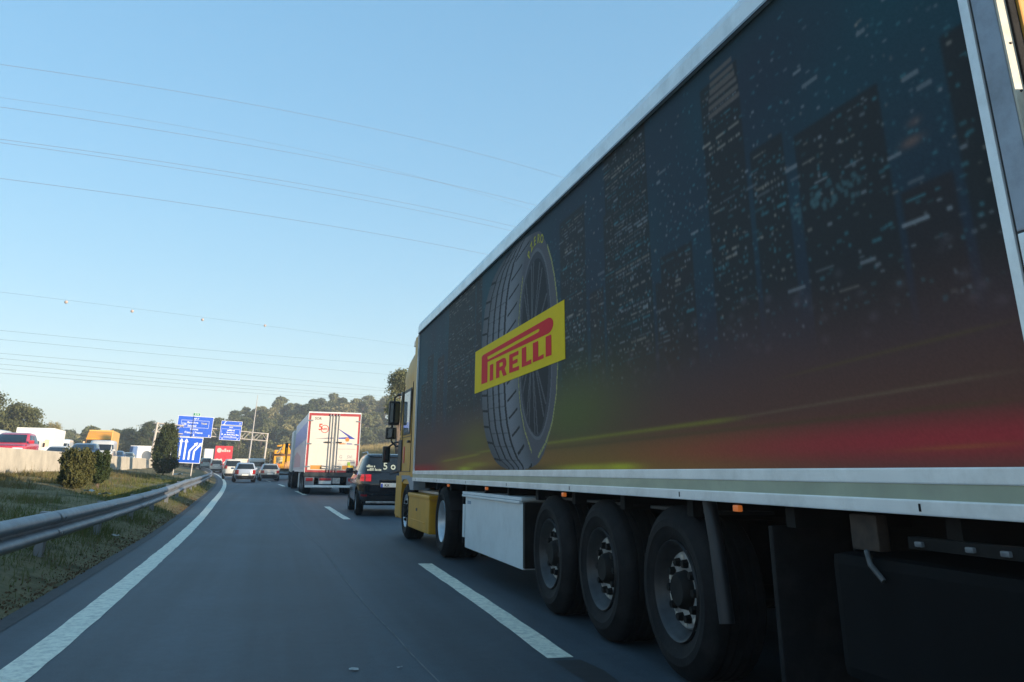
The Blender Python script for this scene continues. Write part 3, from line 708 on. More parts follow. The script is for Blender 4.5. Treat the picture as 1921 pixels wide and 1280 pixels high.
# side and roof air deflectors
MB().b2((-.02, 4.12, 1.15), (.02, 4.56, 3.86), bev=.012).build('side_deflector', YEL, tr)
MB().b2((CABW-.02, 4.12, 1.15), (CABW+.02, 4.56, 3.86), bev=.012).build('side_deflector', YEL, tr)
rd = MB(); rd.prism([(4.0, 3.80), (4.0, 3.93), (4.55, 3.95), (5.1, 3.86), (5.15, 3.76), (4.5, 3.76)], 'x', .04, CABW-.04)
rd.build('roof_deflector', mat('deflector_gold', (.40, .17, .04), .35, var=.1, coat=.3), tr)
MB().b2((-.01, 4.14, 3.05), (.0235, 4.5, 3.12)).build('deflector_band', mat('band_blue', (.05, .06, .22), .4, var=.2), tr)
# lower cab: wheel arch panel, step, bumper
GREYP = mat('arch_grey', (.20, .25, .30), .45, var=.08, dirt=(.1, .1, .1), dirt_amt=.4)
b = MB(); b.prism([(4.15, 1.18), (5.05, 1.18), (5.75, 1.18), (5.75, 1.02), (5.45, 1.10), (5.05, 1.12), (4.75, 1.06), (4.55, .92), (4.15, .92)], 'x', -.015, .3); b.build('wheel_arch', GREYP, tr)
b = MB(); b.prism([(5.60, .35), (5.68, .75), (5.60, .98), (5.76, 1.17), (6.45, 1.17), (6.5, .4)], 'x', -.02, .5); b.build('step_panel', YEL, tr)
MB().b2((0, 6.35, .32), (CABW, 6.62, 1.1), bev=.06).build('bumper', YEL, tr)
# tank fairing with lid
fair = MB().b2((-.03, 2.28, .26), (.35, 4.55, .86), bev=.03).build('tank_fairing', YEL, tr)
MB().b2((-.045, 2.24, .80), (.5, 4.58, .872), bev=.02).build('fairing_top', YEL, fair)
MB().b2((-.036, 3.5, .575), (-.028, 3.62, .625)).build('fairing_latch', M['ink'], fair)
MB().b2((-.040, 2.7, .40), (-.026, 4.3, .425), bev=.005).build('fairing_crease', YEL, fair)
MB().b2((.15, 2.3, .88), (1.1, 4.5, .92)).build('catwalk', M['steel'], tr)
MB().b2((.12, 2.1, .84), (.32, 2.3, 1.0), bev=.02).build('air_valve', M['chassis'], tr)
MB().b2((.78, -.9, .72), (.88, 6.2, 1.0)).build('chassis_beam', M['chassis'], tr)
MB().b2((1.6, -.9, .72), (1.7, 6.2, 1.0)).build('chassis_beam', M['chassis'], tr)
MB().b2((.7, .8, 1.0), (1.78, 1.9, 1.07), bev=.02).build('fifth_wheel', M['chassis'], tr)
SILV = mat('silver_rim', (.52, .55, .58), .35, .5, var=.12, scale=12)
for yy, dsh in ((1.32, .17), (5.08, .05)):
    zz = .52
    wheel('wheel', tr, (.0, yy, zz), side=-1, dish=dsh, rim_m=SILV, disc_m=SILV, w=.58 if yy < 2 else .36)
    wheel('wheel', tr, (CABW, yy, zz), side=1, dish=dsh, rim_m=SILV, w=.58 if yy < 2 else .36)
    MB().cyl((.2, yy, zz), (CABW-.2, yy, zz), .09, n=12).build('axle', M['chassis'], tr)
b = MB(); rows = []
for i in range(11):
    t = R(20+140*i/10); rows.append([(x, 1.32+.60*math.cos(t), .50+.60*math.sin(t)) for x in (.02, .6)])
b.grid(rows); b.build('mudguard', M['black_plastic'], tr, smooth=True)
MB().b2((.05, .0, .30), (.62, .05, .95), bev=.01).build('rear_mud_flap', M['rubber'], tr)
lampb = MB().b2((.08, -.08, .74), (.5, -.02, .88), bev=.01).build('tail_light', M['black_plastic'], tr)
MB().cyl((.14, -.085, .81), (.14, -.105, .81), .042, n=16).build('red_lens', M['red_lamp'], lampb)
np_ = MB().b2((.06, -.075, .565), (.60, -.055, .69), bev=.004).build('number_plate', M['plate'], tr)
text('plate_digits', '474', .135, M['ink'], np_, facing_back(.21, -.0775, .628), .02)
MB().b2((.2, -.06, .22), (.5, -.03, .30), bev=.01).build('flap_badge', mat('badge_grey', (.05, .055, .06), .5, var=.2), tr)
# mirrors
def mirror(x, y, z, d):
    o = MB().box((x, y, z), d, bev=.045).build('mirror', M['black_plastic'], tr, smooth=True)
    MB().box((x, y-d[1]/2-.003, z), (d[0]*.78, .006, d[2]*.8)).build('mirror_glass', mat('mirror_glass', (.10, .12, .14), .04, .9, var=.05), o)
    return o
mirror(-.10, 6.75, 2.50, (.25, .16, .52)); mirror(-.15, 6.75, 2.06, (.24, .15, .25))
MB().tube([(.1, 6.45, 2.86), (-.02, 6.66, 2.90), (-.10, 6.75, 2.84), (-.10, 6.75, 2.5), (-.15, 6.75, 2.06), (-.13, 6.74, 1.88), (-.03, 6.65, 1.78), (.08, 6.5, 1.80)], .022, 8).build('mirror_arm', M['black_plastic'], tr, smooth=True)
mirror(-.16, 7.3, 1.62, (.17, .14, .36))
MB().tube([(.3, 6.6, 1.9), (-.0, 7.1, 1.88), (-.16, 7.3, 1.75)], .02, 8).build('mirror_arm', M['black_plastic'], tr, smooth=True)

# ------------------------------------------------------------------ cars and vans (forward = +Y, origin on the ground)
def car_paint(name, col, rough=.22, metal=.0):
    return mat(name, col, rough, metal, var=.04, scale=3, coat=.5, dirt=[c*.7+.02 for c in col], dirt_amt=.3, dirt_scale=2)
PROFILES = {
 'hatch': dict(p=[(.22, 1.88, -1.86, .78), (.34, 2.0, -1.98, .84), (.55, 2.03, -2.02, .865), (.72, 1.98, -2.02, .87), (.84, 1.86, -2.0, .86), (.93, 1.05, -1.98, .845), (1.0, .92, -1.96, .82), (1.2, .52, -1.87, .73), (1.38, .12, -1.74, .66), (1.45, -.12, -1.6, .62), (1.49, -.4, -1.35, .52)], belt=.98, top=1.40, wb=(1.28, -1.22), r=.31, sw=[(-1.45, -.62), (-.55, .35)], tail=(.62, .93, .80)),
 'estate': dict(p=[(.2, 2.1, -2.2, .78), (.34, 2.2, -2.32, .85), (.55, 2.25, -2.36, .875), (.72, 2.2, -2.36, .88), (.84, 2.05, -2.33, .87), (.92, 1.1, -2.3, .85), (1.0, .95, -2.25, .82), (1.2, .5, -2.1, .72), (1.36, .1, -1.95, .65), (1.42, -.15, -1.8, .6), (1.46, -.5, -1.5, .5)], belt=.97, top=1.36, wb=(1.38, -1.32), r=.31, sw=[(-1.75, -.75), (-.68, .3)], tail=(.66, .88, .78)),
 'suv': dict(p=[(.28, 2.0, -1.98, .80), (.42, 2.12, -2.10, .87), (.62, 2.16, -2.14, .89), (.82, 2.12, -2.15, .895), (.96, 2.0, -2.13, .885), (1.06, 1.12, -2.1, .87), (1.13, .98, -2.06, .85), (1.32, .62, -1.98, .78), (1.52, .2, -1.86, .71), (1.60, -.05, -1.72, .66), (1.64, -.3, -1.5, .56)], belt=1.12, top=1.54, wb=(1.33, -1.30), r=.355, sw=[(-1.72, -1.12), (-1.04, -.30), (-.22, .5)], tail=(.90, 1.08, .86)),
 'van': dict(p=[(.25, 2.0, -2.0, .80), (.4, 2.12, -2.14, .88), (.7, 2.15, -2.17, .90), (.95, 2.05, -2.17, .90), (1.08, 1.35, -2.16, .89), (1.2, 1.1, -2.15, .87), (1.5, .75, -2.1, .82), (1.72, .45, -2.04, .77), (1.80, .25, -1.98, .73), (1.84, .0, -1.85, .62)], belt=1.14, top=1.70, wb=(1.35, -1.35), r=.32, sw=[(.0, .65)], tail=(.95, 1.25, .90)),
 'big_van': dict(p=[(.3, 2.5, -2.6, .9), (.5, 2.65, -2.72, .97), (.9, 2.68, -2.75, 1.0), (1.15, 2.5, -2.75, 1.0), (1.3, 2.0, -2.75, .99), (1.5, 1.75, -2.74, .98), (1.9, 1.4, -2.72, .95), (2.2, 1.1, -2.7, .92), (2.36, .9, -2.66, .88), (2.42, .5, -2.55, .78)], belt=1.4, top=2.02, wb=(1.75, -1.7), r=.35, sw=[(.75, 1.45)], tail=(.95, 1.4, .9)),
}
def make_car(name, label, cat, loc, rz, kind, paint, group=None, bumper=True, tail_m=None, front_lamp=True, plate_text=None, scale=(1, 1, 1), rails=False, rear_glass_split=False, rot=None):
    P = PROFILES[kind]; p = P['p']; E_ = 3.7 if kind in ('suv', 'hatch', 'estate') else 4.6
    zs = np.array([q[0] for q in p]); 
    yf = lambda z: float(np.interp(z, zs, [q[1] for q in p])); yb = lambda z: float(np.interp(z, zs, [q[2] for q in p])); hw = lambda z: float(np.interp(z, zs, [q[3] for q in p]))
    root = empty(name, loc, rz); root.scale = scale
    tag(root, label, cat, group)
    zz = sorted(set(list(zs)+[float(a) for a in np.linspace(zs[0], zs[-1], 22)])); rows = []; n = 56
    for z in zz:
        yc, hl, w = (yf(z)+yb(z))/2, (yf(z)-yb(z))/2, hw(z); row = []
        for k in range(n):
            t = 2*math.pi*(k+.5)/n; c, s = math.cos(t), math.sin(t); e = E_
            # denser sampling in the corners
            row.append((w*math.copysign(abs(c)**(2/e), c), yc+hl*math.copysign(abs(s)**(2/(e*1.5)), s), z))
        rows.append(row)
    b = MB().grid(rows, close=True); b.f.append(tuple(range(len(b.v)-n, len(b.v)))); b.f.append(tuple(range(n-1, -1, -1)))
    body = b.build('body', paint, root, smooth=True)
    # cut the wheel arches
    cut = MB(); rw = P['r']
    for y in P['wb']:
        for s in (-1, 1): cut.cyl((s*1.3, y, rw), (s*(hw(.6)-.27), y, rw), rw+.055, n=24)
    co = cut.build('cutter', paint)
    md = body.modifiers.new('arch', 'BOOLEAN'); md.object = co; md.operation = 'DIFFERENCE'; md.solver = 'EXACT'
    bpy.context.view_layer.update()
    co.matrix_world = root.matrix_world; bpy.context.view_layer.update()
    me = bpy.data.meshes.new_from_object(body.evaluated_get(bpy.context.evaluated_depsgraph_get()))
    body.modifiers.clear(); body.data = me; bpy.data.objects.remove(co)
    def end(x, z, rear, off):
        yc, hl, w = (yf(z)+yb(z))/2, (yf(z)-yb(z))/2, hw(z); e = E_*1.25
        q = hl*max(0.0, 1-min(.999, abs(x)/w)**e)**(1/e)
        return (x, yc-q-off if rear else yc+q+off, z+off*.4)
    def side(y, z, s, off):
        yc, hl, w = (yf(z)+yb(z))/2, (yf(z)-yb(z))/2, hw(z); e = E_*1.25
        return (s*(w*max(0.0, 1-min(.999, abs(y-yc)/hl)**e)**(1/e)+off), y, z+off*.4)
    def epatch(nm, x0, x1, z0, z1, rear, m, off=.006, par=root, taper=0.0, nx=9, nz=4):
        rows = []
        for i in range(nz+1):
            z = z0+(z1-z0)*i/nz; f = 1-taper*i/nz
            rows.append([end((x0+(x1-x0)*j/nx)*f, z, rear, off) for j in range(nx+1)])
        return MB().grid(rows).build(nm, m, par, smooth=True)
    def spatch(nm, y0, y1, z0, z1, s, m, off=.006, sl0=0, sl1=0):
        rows = []
        for i in range(5):
            f = i/4; z = z0+(z1-z0)*f
            rows.append([side((y0+sl0*f)+((y1+sl1*f)-(y0+sl0*f))*j/6, z, s, off) for j in range(7)])
        return MB().grid(rows).build(nm, m, root, smooth=True)
    bl, tp = P['belt'], P['top']; wbelt, wtop = hw(bl), hw(tp)
    if rear_glass_split:
        for s in (-1, 1): epatch('rear_window', s*.04, s*wbelt*.84, bl+.06, tp-.02, True, M['glass'], taper=1-wtop/wbelt)
    else: epatch('rear_window', -wbelt*.82, wbelt*.82, bl+.02, tp-.02, True, M['glass'], taper=1-wtop/wbelt)
    epatch('windscreen', -wbelt*.86, wbelt*.86, bl+.02, tp-.02, False, M['glass'], off=.012, taper=1-wtop/wbelt, nz=8)
    dyf = yf(tp)-yf(bl)
    for i, (a, c) in enumerate(P['sw']):
        lastw = i == len(P['sw'])-1
        for s in (-1, 1): spatch('side_window', a, c, bl+.03, tp-.03, s, M['glass'], sl0=(.14 if i == 0 and len(P['sw']) > 1 else 0), sl1=(dyf*.55 if lastw else 0))
    tm = tail_m or M['red_lamp_off']; z0, z1, f = P['tail']
    for s in (-1, 1):
        epatch('tail_light', s*hw(z0)*.60, s*hw(z0)*.975, z0, z1, True, tm, off=.012)
        if front_lamp: epatch('headlight', s*hw(.7)*.55, s*hw(.7)*.95, .62 if kind not in ('suv', 'big_van', 'van') else .76, .76 if kind not in ('suv', 'big_van', 'van') else .92, False, M['clear_lamp'], off=.012)
    if bumper:
        epatch('rear_bumper', -hw(.4)*.97, hw(.4)*.97, zs[0]+.03, .52, True, M['black_plastic'], off=.012, nx=16)
    epatch('grille', -.55, .55, .38, .60, False, M['black_plastic'], off=.012)
    pz = z0-.06 if kind in ('hatch', 'estate') else z0-.1
    pl = epatch('number_plate', -.26, .26, pz-.055, pz+.055, True, M['plate'], off=.02)
    epatch('number_plate', -.26, .26, .40, .51, False, M['plate'], off=.03)
    for y in P['wb']:
        for s in (-1, 1): wheel('wheel', root, (s*(hw(.5)-.015), y, rw), r=rw, w=.21, side=s, dish=.05, rr=rw*.64, nuts=0, n=20, rim_m=mat('alloy_rim', (.3, .31, .33), .35, .6, var=.2), hub_out=.03)
    for s in (-1, 1):
        yy = yf(bl)-.28
        mo = MB().box((s*(hw(bl)+.10), yy, bl+.07), (.22, .11, .15), bev=.035).build('wing_mirror', paint, root, smooth=True)
        MB().box((s*(hw(bl)-.02), yy, bl+.04), (.1, .05, .04)).build('mirror_stalk', M['black_plastic'], mo)
    if rails:
        for s in (-1, 1): MB().tube([(s*.60, -1.6, zs[-1]-.05), (s*.62, -1.45, zs[-1]+.05), (s*.64, .0, zs[-1]+.04), (s*.62, .25, zs[-1]-.06)], .02, 8).build('roof_rail', M['steel'], root, smooth=True)
    root['_z'] = 0
    del root['_z']
    return root, epatch, end

def place(y, x): return (x, y, zr(y))
BLACKC = car_paint('black_car_paint', (.008, .010, .014), .12)
suv, ep, en = make_car('black_suv', 'black five-door SUV with glowing tail lights ahead of the yellow truck', 'car', (3.27, 26.7, .05), R(-.6), 'suv', BLACKC, tail_m=M['red_lamp'], rails=True, scale=(1.0, 1.0, 1.04))
dec = mat('sticker_white', (.34, .40, .35), .5, var=.1)
ep('rear_spoiler', -.60, .60, 1.555, 1.60, True, BLACKC, off=.05)
scribble('window_lettering', -.68, -.44, 1.27, .07, dec, suv, -2.10); scribble('window_lettering', -.66, -.2, 1.18, .07, dec, suv, -2.125)
text('window_sticker', '5 o', .28, dec, suv, facing_back(-.02, -2.03, 1.30) @ Matrix.Rotation(R(-16), 4, 'X'), .02)
text('plate_digits', 'KX', .10, M['ink'], suv, facing_back(-.08, -2.175, .80), .02)
MB().box((-.225, -2.172, .80), (.05, .004, .10)).build('plate_band', M['plate_blue'], suv)
for s in (-1, 1): ep('lamp_divider', s*.695, s*.715, .90, 1.08, True, BLACKC, off=.018); ep('lamp_bar', s*.56, s*.84, .982, .992, True, M['red_lamp_off'], off=.018)
for s in (-1, 1): ep('reflector', s*.62, s*.78, .50, .55, True, M['red_lamp_off'], off=.02)
MB().box((0, -2.06, .36), (1.3, .06, .06), bev=.02).build('skid_plate', M['steel'], suv)
SEAM = mat('panel_gap', (.004, .004, .005), .8, var=.1)
for s in (-1, 1): MB().box((s*.70, -2.135, .80), (.012, .012, .5)).build('tailgate_seam', SEAM, suv)
MB().box((0, -2.165, .60), (1.4, .012, .012)).build('tailgate_seam', SEAM, suv)
MB().box((.05, -2.18, .93), (.55, .02, .035), bev=.008).build('tailgate_trim', mat('dark_chrome', (.12, .13, .15), .2, .9, var=.1), suv)
MB().tube([(0, -2.12, 1.13), (.25, -2.09, 1.19), (.42, -2.07, 1.22)], .012, 6).build('rear_wiper', M['black_plastic'], suv)

SIL = car_paint('silver_blue_paint', (.42, .47, .55), .25, .3)
h1, ep, en = make_car('silver_hatchback', 'silver-blue hatchback driving away in our lane', 'car', (-2.32, 72, zr(72)), hd(72)+.02, 'hatch', SIL, scale=(1, 1, 1))
e1, ep, en = make_car('silver_estate', 'silver estate car to the left of the yellow crane truck', 'car', (-.45, 80, zr(80)), hd(80), 'estate', car_paint('warm_silver_paint', (.42, .41, .38), .25, .3))
WHT = car_paint('white_van_paint', (.58, .57, .54), .3)
v1, ep, en = make_car('white_van', 'white small van directly behind the left shoulder of the silver hatchback', 'van', (-4.0, 88, zr(88)), hd(88), 'van', WHT)
v2, ep, en = make_car('white_van', 'white high-roofed van between the silver hatchback and the silver estate', 'van', (-2.0, 96, zr(96)), hd(96), 'big_van', WHT, rear_glass_split=False, scale=(.95, 1, .82))
v3, ep, en = make_car('white_van', 'white delivery van just above the far end of the guardrail', 'van', (-8.45, 133, zr(133)), hd(133), 'van', WHT, scale=(1, 1, 1.05))
c4, ep, en = make_car('pale_van', 'pale grey-green van left of the delivery van above the guardrail', 'van', (-11.2, 150, zr(150)+.25), hd(150), 'van', car_paint('pale_green_paint', (.42, .50, .48), .3))
c5, ep, en = make_car('dark_car', 'dark blue car under the right side of the lane arrow sign', 'car', (-13.0, 152, zr(152)+.5), hd(152), 'suv', car_paint('dark_blue_paint', (.02, .03, .07), .2))
c6, ep, en = make_car('dark_car', 'dark grey car under the left side of the lane arrow sign', 'car', (-15.4, 150, zr(150)+.75), hd(150), 'suv', car_paint('dark_grey_paint', (.04, .045, .055), .2))

# oncoming traffic behind the wall (facing us)
def onc(*a, **k): return make_car(*a, **k)
OZ = lambda y: zr(y)+1.1
onc('red_car', 'red hatchback facing us behind the left end of the concrete wall', 'car', (-11.85, 43.5, OZ(43)), math.pi+hd(43), 'hatch', car_paint('red_paint', (.50, .03, .05), .2))
onc('white_minibus', 'white van roof peeking out behind the red hatchback at the left edge', 'van', (-19.5, 66, OZ(66)-.1), math.pi+hd(66), 'big_van', WHT)
onc('blue_suv', 'dark blue car facing us just above the clipped bush', 'car', (-12.5, 62, OZ(62)-.05), math.pi+hd(62), 'suv', car_paint('navy_paint', (.012, .03, .09), .2), scale=(1, 1, .92))
onc('white_van', 'white van facing us in front of the yellow lorry', 'van', (-14.3, 78, OZ(78)), math.pi+hd(78), 'big_van', WHT, scale=(1, 1, .85))
onc('silver_van', 'silver-white van facing us beside the white box truck', 'van', (-20.8, 92, OZ(92)), math.pi+hd(92), 'big_van', car_paint('silver_white_paint', (.58, .62, .64), .3))
onc('white_car', 'low white car facing us left of the dark blue one above the bush', 'car', (-17.1, 75, OZ(75)), math.pi+hd(75), 'hatch', WHT)
onc('blue_car', 'small dark blue car facing us above the shaded stretch of wall', 'car', (-16.0, 95, OZ(95)), math.pi+hd(95), 'estate', car_paint('mid_blue_paint', (.02, .05, .13), .2))
onc('green_car', 'grey-green car low behind the wall left of the white lorry', 'car', (-17.6, 112, OZ(112)), math.pi+hd(112), 'estate', car_paint('grey_green_paint', (.13, .17, .16), .2))

# ------------------------------------------------------------------ lorries
def simple_truck_gear(root, L, n_axles, w=2.5, near=True, ys=None):
    for y in ys:
        for s, x in ((-1, 0.02), (1, w-.02)):
            wheel('wheel', root, (x, y, .5), r=.5, side=s, dish=.14, n=24, nuts=0)
        MB().cyl((.3, y, .5), (w-.3, y, .5), .08, n=10).build('axle', M['chassis'], root)
# white trailer seen from behind
WL = 41.0
wt = empty('white_semi_trailer', (1.40, WL, zr(WL)), hd(WL)*.55)
tag(wt, 'white refrigerated semi-trailer with red-edged rear doors and a blue arrow emblem', 'trailer')
WW = 2.46; WLn = 13.2
WP = mat('trailer_white', (.72, .70, .66), .4, var=.03, dirt=(.5, .48, .44), dirt_amt=.3, dirt_scale=2)
sidem = mat('trailer_side_steel', (.50, .54, .60), .3, .25, var=.05, scale=2)
MB().b2((0, .06, 1.02), (WW, WLn, 3.72), bev=.015).build('box_body', sidem, wt)
REDP = mat('frame_red', (.36, .045, .05), .45, var=.1, dirt=(.2, .06, .06), dirt_amt=.4)
DW = mat('door_white', (.62, .585, .52), .45, var=.03, dirt=(.45, .43, .40), dirt_amt=.35, dirt_scale=1.3)
# red frame pieces
for nm, lo, hi in (('frame_post', (.0, .0, 1.0), (.10, .06, 3.7)), ('frame_post', (WW-.10, .0, 1.0), (WW, .06, 3.7)), ('frame_header', (.10, .0, 3.58), (WW-.10, .06, 3.7)), ('frame_sill', (.10, .0, 1.0), (WW-.10, .06, 1.09))):
    MB().b2(lo, hi).build(nm, REDP, wt)
MB().b2((-.02, -.012, 3.7), (WW+.02, .06, 3.76)).build('roof_edge', ALU, wt)
for x in (-.025, WW-.0): MB().b2((x, -.014, .98), (x+.025, .05, 3.7)).build('edge_trim', ALU, wt)
doors = []
for a, c in ((.102, WW/2-.012), (WW/2+.012, WW-.102)):
    d = MB().b2((a, -.02, 1.092), (c, .05, 3.578), bev=.01).build('rear_door', DW, wt); doors.append(d)
for x in (1.02, 1.15, 1.31, 1.44):
    MB().cyl((x, -.05, 1.0), (x, -.05, 3.68), .018, n=8).build('lock_bar', mat('dull_bar', (.30, .29, .29), .7, var=.1), wt)
    for z in (1.12, 2.35, 3.6): MB().box((x, -.04, z), (.07, .05, .05)).build('bar_bracket', M['galv'], wt)
for x in (.95, 1.5): MB().box((x, -.07, 2.36), (.26, .03, .06), bev=.01).build('door_handle', M['black_plastic'], wt)
for x in (.92, 1.52): MB().tube([(x-.18, -.06, 1.25), (x-.16, -.07, 1.17), (x+.14, -.07, 1.17), (x+.16, -.06, 1.26), (x-.16, -.06, 1.29)], .022, 8).build('lock_handle', M['steel'], wt)
for z in (1.25, 2.28, 3.35):
    for x in (.02, WW-.2): MB().box((x+.09, -.03, z), (.2, .03, .06)).build('hinge', M['galv'], wt)
for x0, x1 in ((.24, .78), (1.72, 2.28)): MB().b2((x0, -.026, 1.13), (x1, -.0205, 1.31)).build('reflective_plate', mat('plate_amber', (.55, .25, .05), .5, var=.12, scale=14), wt)
# printed marks on the doors
BLUE = mat('emblem_blue', (.035, .055, .32), .45, var=.05); ORG = mat('emblem_orange', (.75, .20, .03), .45, var=.05)
def facepoly(name, pts, m, parent, y=-.024):
    return MB().add([(x, y, z) for x, z in pts], [tuple(range(len(pts)))]).build(name, m, parent)
facepoly('arrow_emblem', [(1.46, 2.98), (2.27, 2.53), (1.46, 2.53), (1.46, 2.585), (1.93, 2.62), (1.46, 2.95)], BLUE, doors[1])
facepoly('arrow_tail', [(.30, 2.52), (1.21, 2.585), (1.21, 2.53)], mat('emblem_tail', (.10, .10, .14), .5, var=.3), doors[0])
MB().cyl((1.88, -.0225, 2.50), (1.88, -.027, 2.50), .095, n=20).build('orange_dot', ORG, doors[1])
rg = mat('emblem_red', (.6, .06, .04)); lg = mat('lettering_grey', (.25, .25, .28), .5, var=.1)
text('door_lettering', 'SOR', .17, M['ink'], doors[0], facing_back(.44, -.024, 3.44), .01)
text('door_emblem', '5', .42, rg, doors[0], facing_back(.58, -.024, 3.04), .02)
bm_ = MB(); 
for k in range(20):
    a0, a1 = 2*math.pi*k/20, 2*math.pi*(k+1)/20
    bm_.add([(.78+r_*math.cos(a), -.024, 2.97+r_*math.sin(a)) for r_, a in ((.16, a0), (.16, a1), (.19, a1), (.19, a0))], [(0, 1, 2, 3)])
bm_.build('emblem_ring', rg, doors[0])
text('emblem_letters', 'um', .19, rg, doors[0], facing_back(.78, -.024, 2.98), .02)
scribble('door_lettering', 1.52, 1.82, 2.28, .075, ORG, doors[1]); scribble('door_lettering', 1.86, 2.2, 2.28, .075, BLUE, doors[1])
MB().b2((1.47, -.0235, 2.055), (2.3, -.021, 2.07)).build('thin_line', lg, doors[1])
text('door_lettering', 'G    SVI', .20, lg, doors[1], facing_back(1.86, -.024, 1.70), .005)
scribble('door_lettering', 1.5, 2.28, 1.53, .045, lg, doors[1])
MB().box((2.02, -.023, 1.36), (.14, .004, .22)).build('green_sticker', mat('sticker_green', (.25, .42, .06), .5, var=.2), doors[1])
MB().box((2.12, -.026, 1.24), (.22, .004, .16)).build('yellow_sticker', mat('sticker_yellow', (.75, .5, .03), .5, var=.2), doors[1])
MB().box((2.2, -.023, 1.46), (.22, .004, .09)).build('dark_sticker', lg, doors[1])
# below the doors
MB().b2((-.02, .0, .80), (WW+.02, .12, .985), bev=.01).build('buffer_beam', mat('beam_dark', (.035, .045, .05), .5, var=.2), wt)
for x0, x1 in ((.02, .46), (WW-.48, WW-.02)):
    lb = MB().b2((x0, .02, .42), (x1, .12, .78), bev=.01).build('lamp_carrier', M['galv'], wt)
    MB().b2((x0+.06, -.005, .60), (x1-.06, .018, .74), bev=.01).build('tail_light', mat('tail_red_sunlit', (.42, .03, .035), .25, var=.15, scale=12), wt)
cp = MB().b2((.66, .02, .46), (1.28, .08, .76), bev=.01).build('plate_carrier', M['galv'], wt)
MB().b2((.70, .005, .64), (1.24, .019, .74)).build('red_plate', mat('tail_red_sunlit', (.42, .03, .035)), cp)
MB().b2((.70, .005, .49), (1.24, .019, .61)).build('number_plate', M['plate'], cp)
MB().b2((1.32, .03, .50), (1.66, .07, .76)).build('blank_panel', M['steel'], wt)
MB().b2((.05, -.02, .32), (WW-.05, .07, .42), bev=.015).build('underrun_bar', ALU, wt)
MB().b2((.7, .3, .75), (.82, WLn-.5, 1.0)).build('chassis_beam', M['chassis'], wt)
MB().b2((1.64, .3, .75), (1.76, WLn-.5, 1.0)).build('chassis_beam', M['chassis'], wt)
simple_truck_gear(wt, 13, 3, WW, ys=(1.5, 2.8, 4.1))
MB().b2((-.01, 4.75, .25), (.5, 5.5, .95), bev=.02).build('pallet_box', WP, wt)
MB().b2((-.012, .12, 1.02), (-.002, WLn, 1.12)).build('side_rail', ALU, wt)
facepolyx = lambda nm, pts, m: MB().add([(-.004, y, z) for y, z in pts], [tuple(range(len(pts)))]).build(nm, m, wt)
facepolyx('side_blue_panel', [(.25, 2.55), (12.9, 2.35), (12.9, 3.2), (.25, 3.35)], mat('side_blue', (.10, .20, .52), .3, .1, var=.12, scale=1.2))  # flat blue panel along the upper side
facepolyx('side_print_pink', [(5.0, 1.25), (12.6, 1.25), (12.6, 1.9), (9.5, 2.1), (5.0, 1.75)], mat('side_pink', (.48, .27, .33), .35, .1, var=.15, scale=1.5))
# its tractor
wtt = empty('tractor_unit', (1.40-.45, WL+13.6, zr(WL+13.6)), hd(55)*.6)
tag(wtt, 'truck tractor half hidden ahead of the white trailer', 'truck')
MB().b2((.05, .0, .9), (2.4, 2.3, 3.4), bev=.12).build('cab', WP, wtt, smooth=True)
MB().b2((.1, 2.2, 1.9), (2.3, 2.32, 2.8), bev=.03).build('windscreen', M['glass'], wtt)
MB().box((-.22, 2.3, 2.35), (.2, .14, .7), bev=.04).build('mirror', M['black_plastic'], wtt)
MB().box((-.20, 2.22, 1.95), (.12, .03, .9), bev=.01).build('mirror_stripe', mat('mirror_orange', (.75, .32, .03), .4, var=.1), wtt)
simple_truck_gear(wtt, 5, 2, 2.45, ys=(-2.6, 1.1))

# yellow crane lorry beyond the estate
cr = empty('crane_lorry', (.05, 87, zr(87)), hd(87)); tag(cr, 'lorry with a folded yellow crane and orange boxes, left of the white trailer', 'truck')
CY = mat('crane_yellow', (.72, .33, .02), .4, var=.12, scale=5); CO = mat('crane_orange', (.70, .16, .03), .45, var=.15, scale=5); CB = mat('rust_brown', (.20, .10, .05), .8, var=.3)
MB().b2((.0, .3, .85), (2.3, 6, 1.05)).build('flatbed', M['chassis'], cr)
MB().b2((.05, .35, 1.06), (.5, .8, 1.5), bev=.03).build('orange_box', CO, cr)
MB().b2((.95, .3, 1.0), (1.75, .9, 1.75), bev=.03).build('orange_crate', mat('crate_orange', (.72, .34, .12), .6, var=.15), cr)
MB().b2((.15, .9, 1.5), (.75, 1.5, 2.2), bev=.03).build('machine_box', mat('machine_cream', (.6, .5, .3), .5, var=.2), cr)
MB().b2((-.1, 1.0, 2.25), (1.9, 1.5, 2.45), bev=.03).build('outrigger_beam', CB, cr)
MB().b2((-.25, 1.0, 1.2), (-.1, 1.2, 2.6)).build('stake', CB, cr)
MB().b2((-.5, 1.0, 1.4), (-.4, 1.1, 2.6)).build('stake', mat('stake_grey', (.3, .27, .25), .7, var=.2), cr)
cm_ = MB(); cm_.prism([(.35, 2.46), (1.75, 2.46), (1.5, 2.75), (1.15, 3.35), (.75, 3.4), (.6, 2.9)], 'y', 1.0, 1.5); cm_.build('crane_base', CY, cr)
MB().box((.85, 1.25, 3.3), (1.5, .25, .16), rot=(0, R(-8), 0), bev=.03).build('crane_boom', CY, cr)
MB().box((.45, 1.2, 2.85), (.9, .18, .14), rot=(0, R(-48), 0), bev=.03).build('crane_arm', mat('stripe_white', (.7, .62, .5), .5, var=.2), cr)
MB().b2((1.45, 1.0, 2.7), (1.85, 1.3, 3.7), bev=.04).build('cab_panel', M['black_plastic'], cr)
MB().b2((1.86, .95, 2.3), (2.05, 1.2, 3.5), bev=.03).build('yellow_column', CY, cr)
MB().b2((.1, 4.0, 1.0), (2.3, 6.2, 2.9), bev=.1).build('cab', CY, cr)
simple_truck_gear(cr, 6, 2, 2.3, ys=(1.5, 5.0))

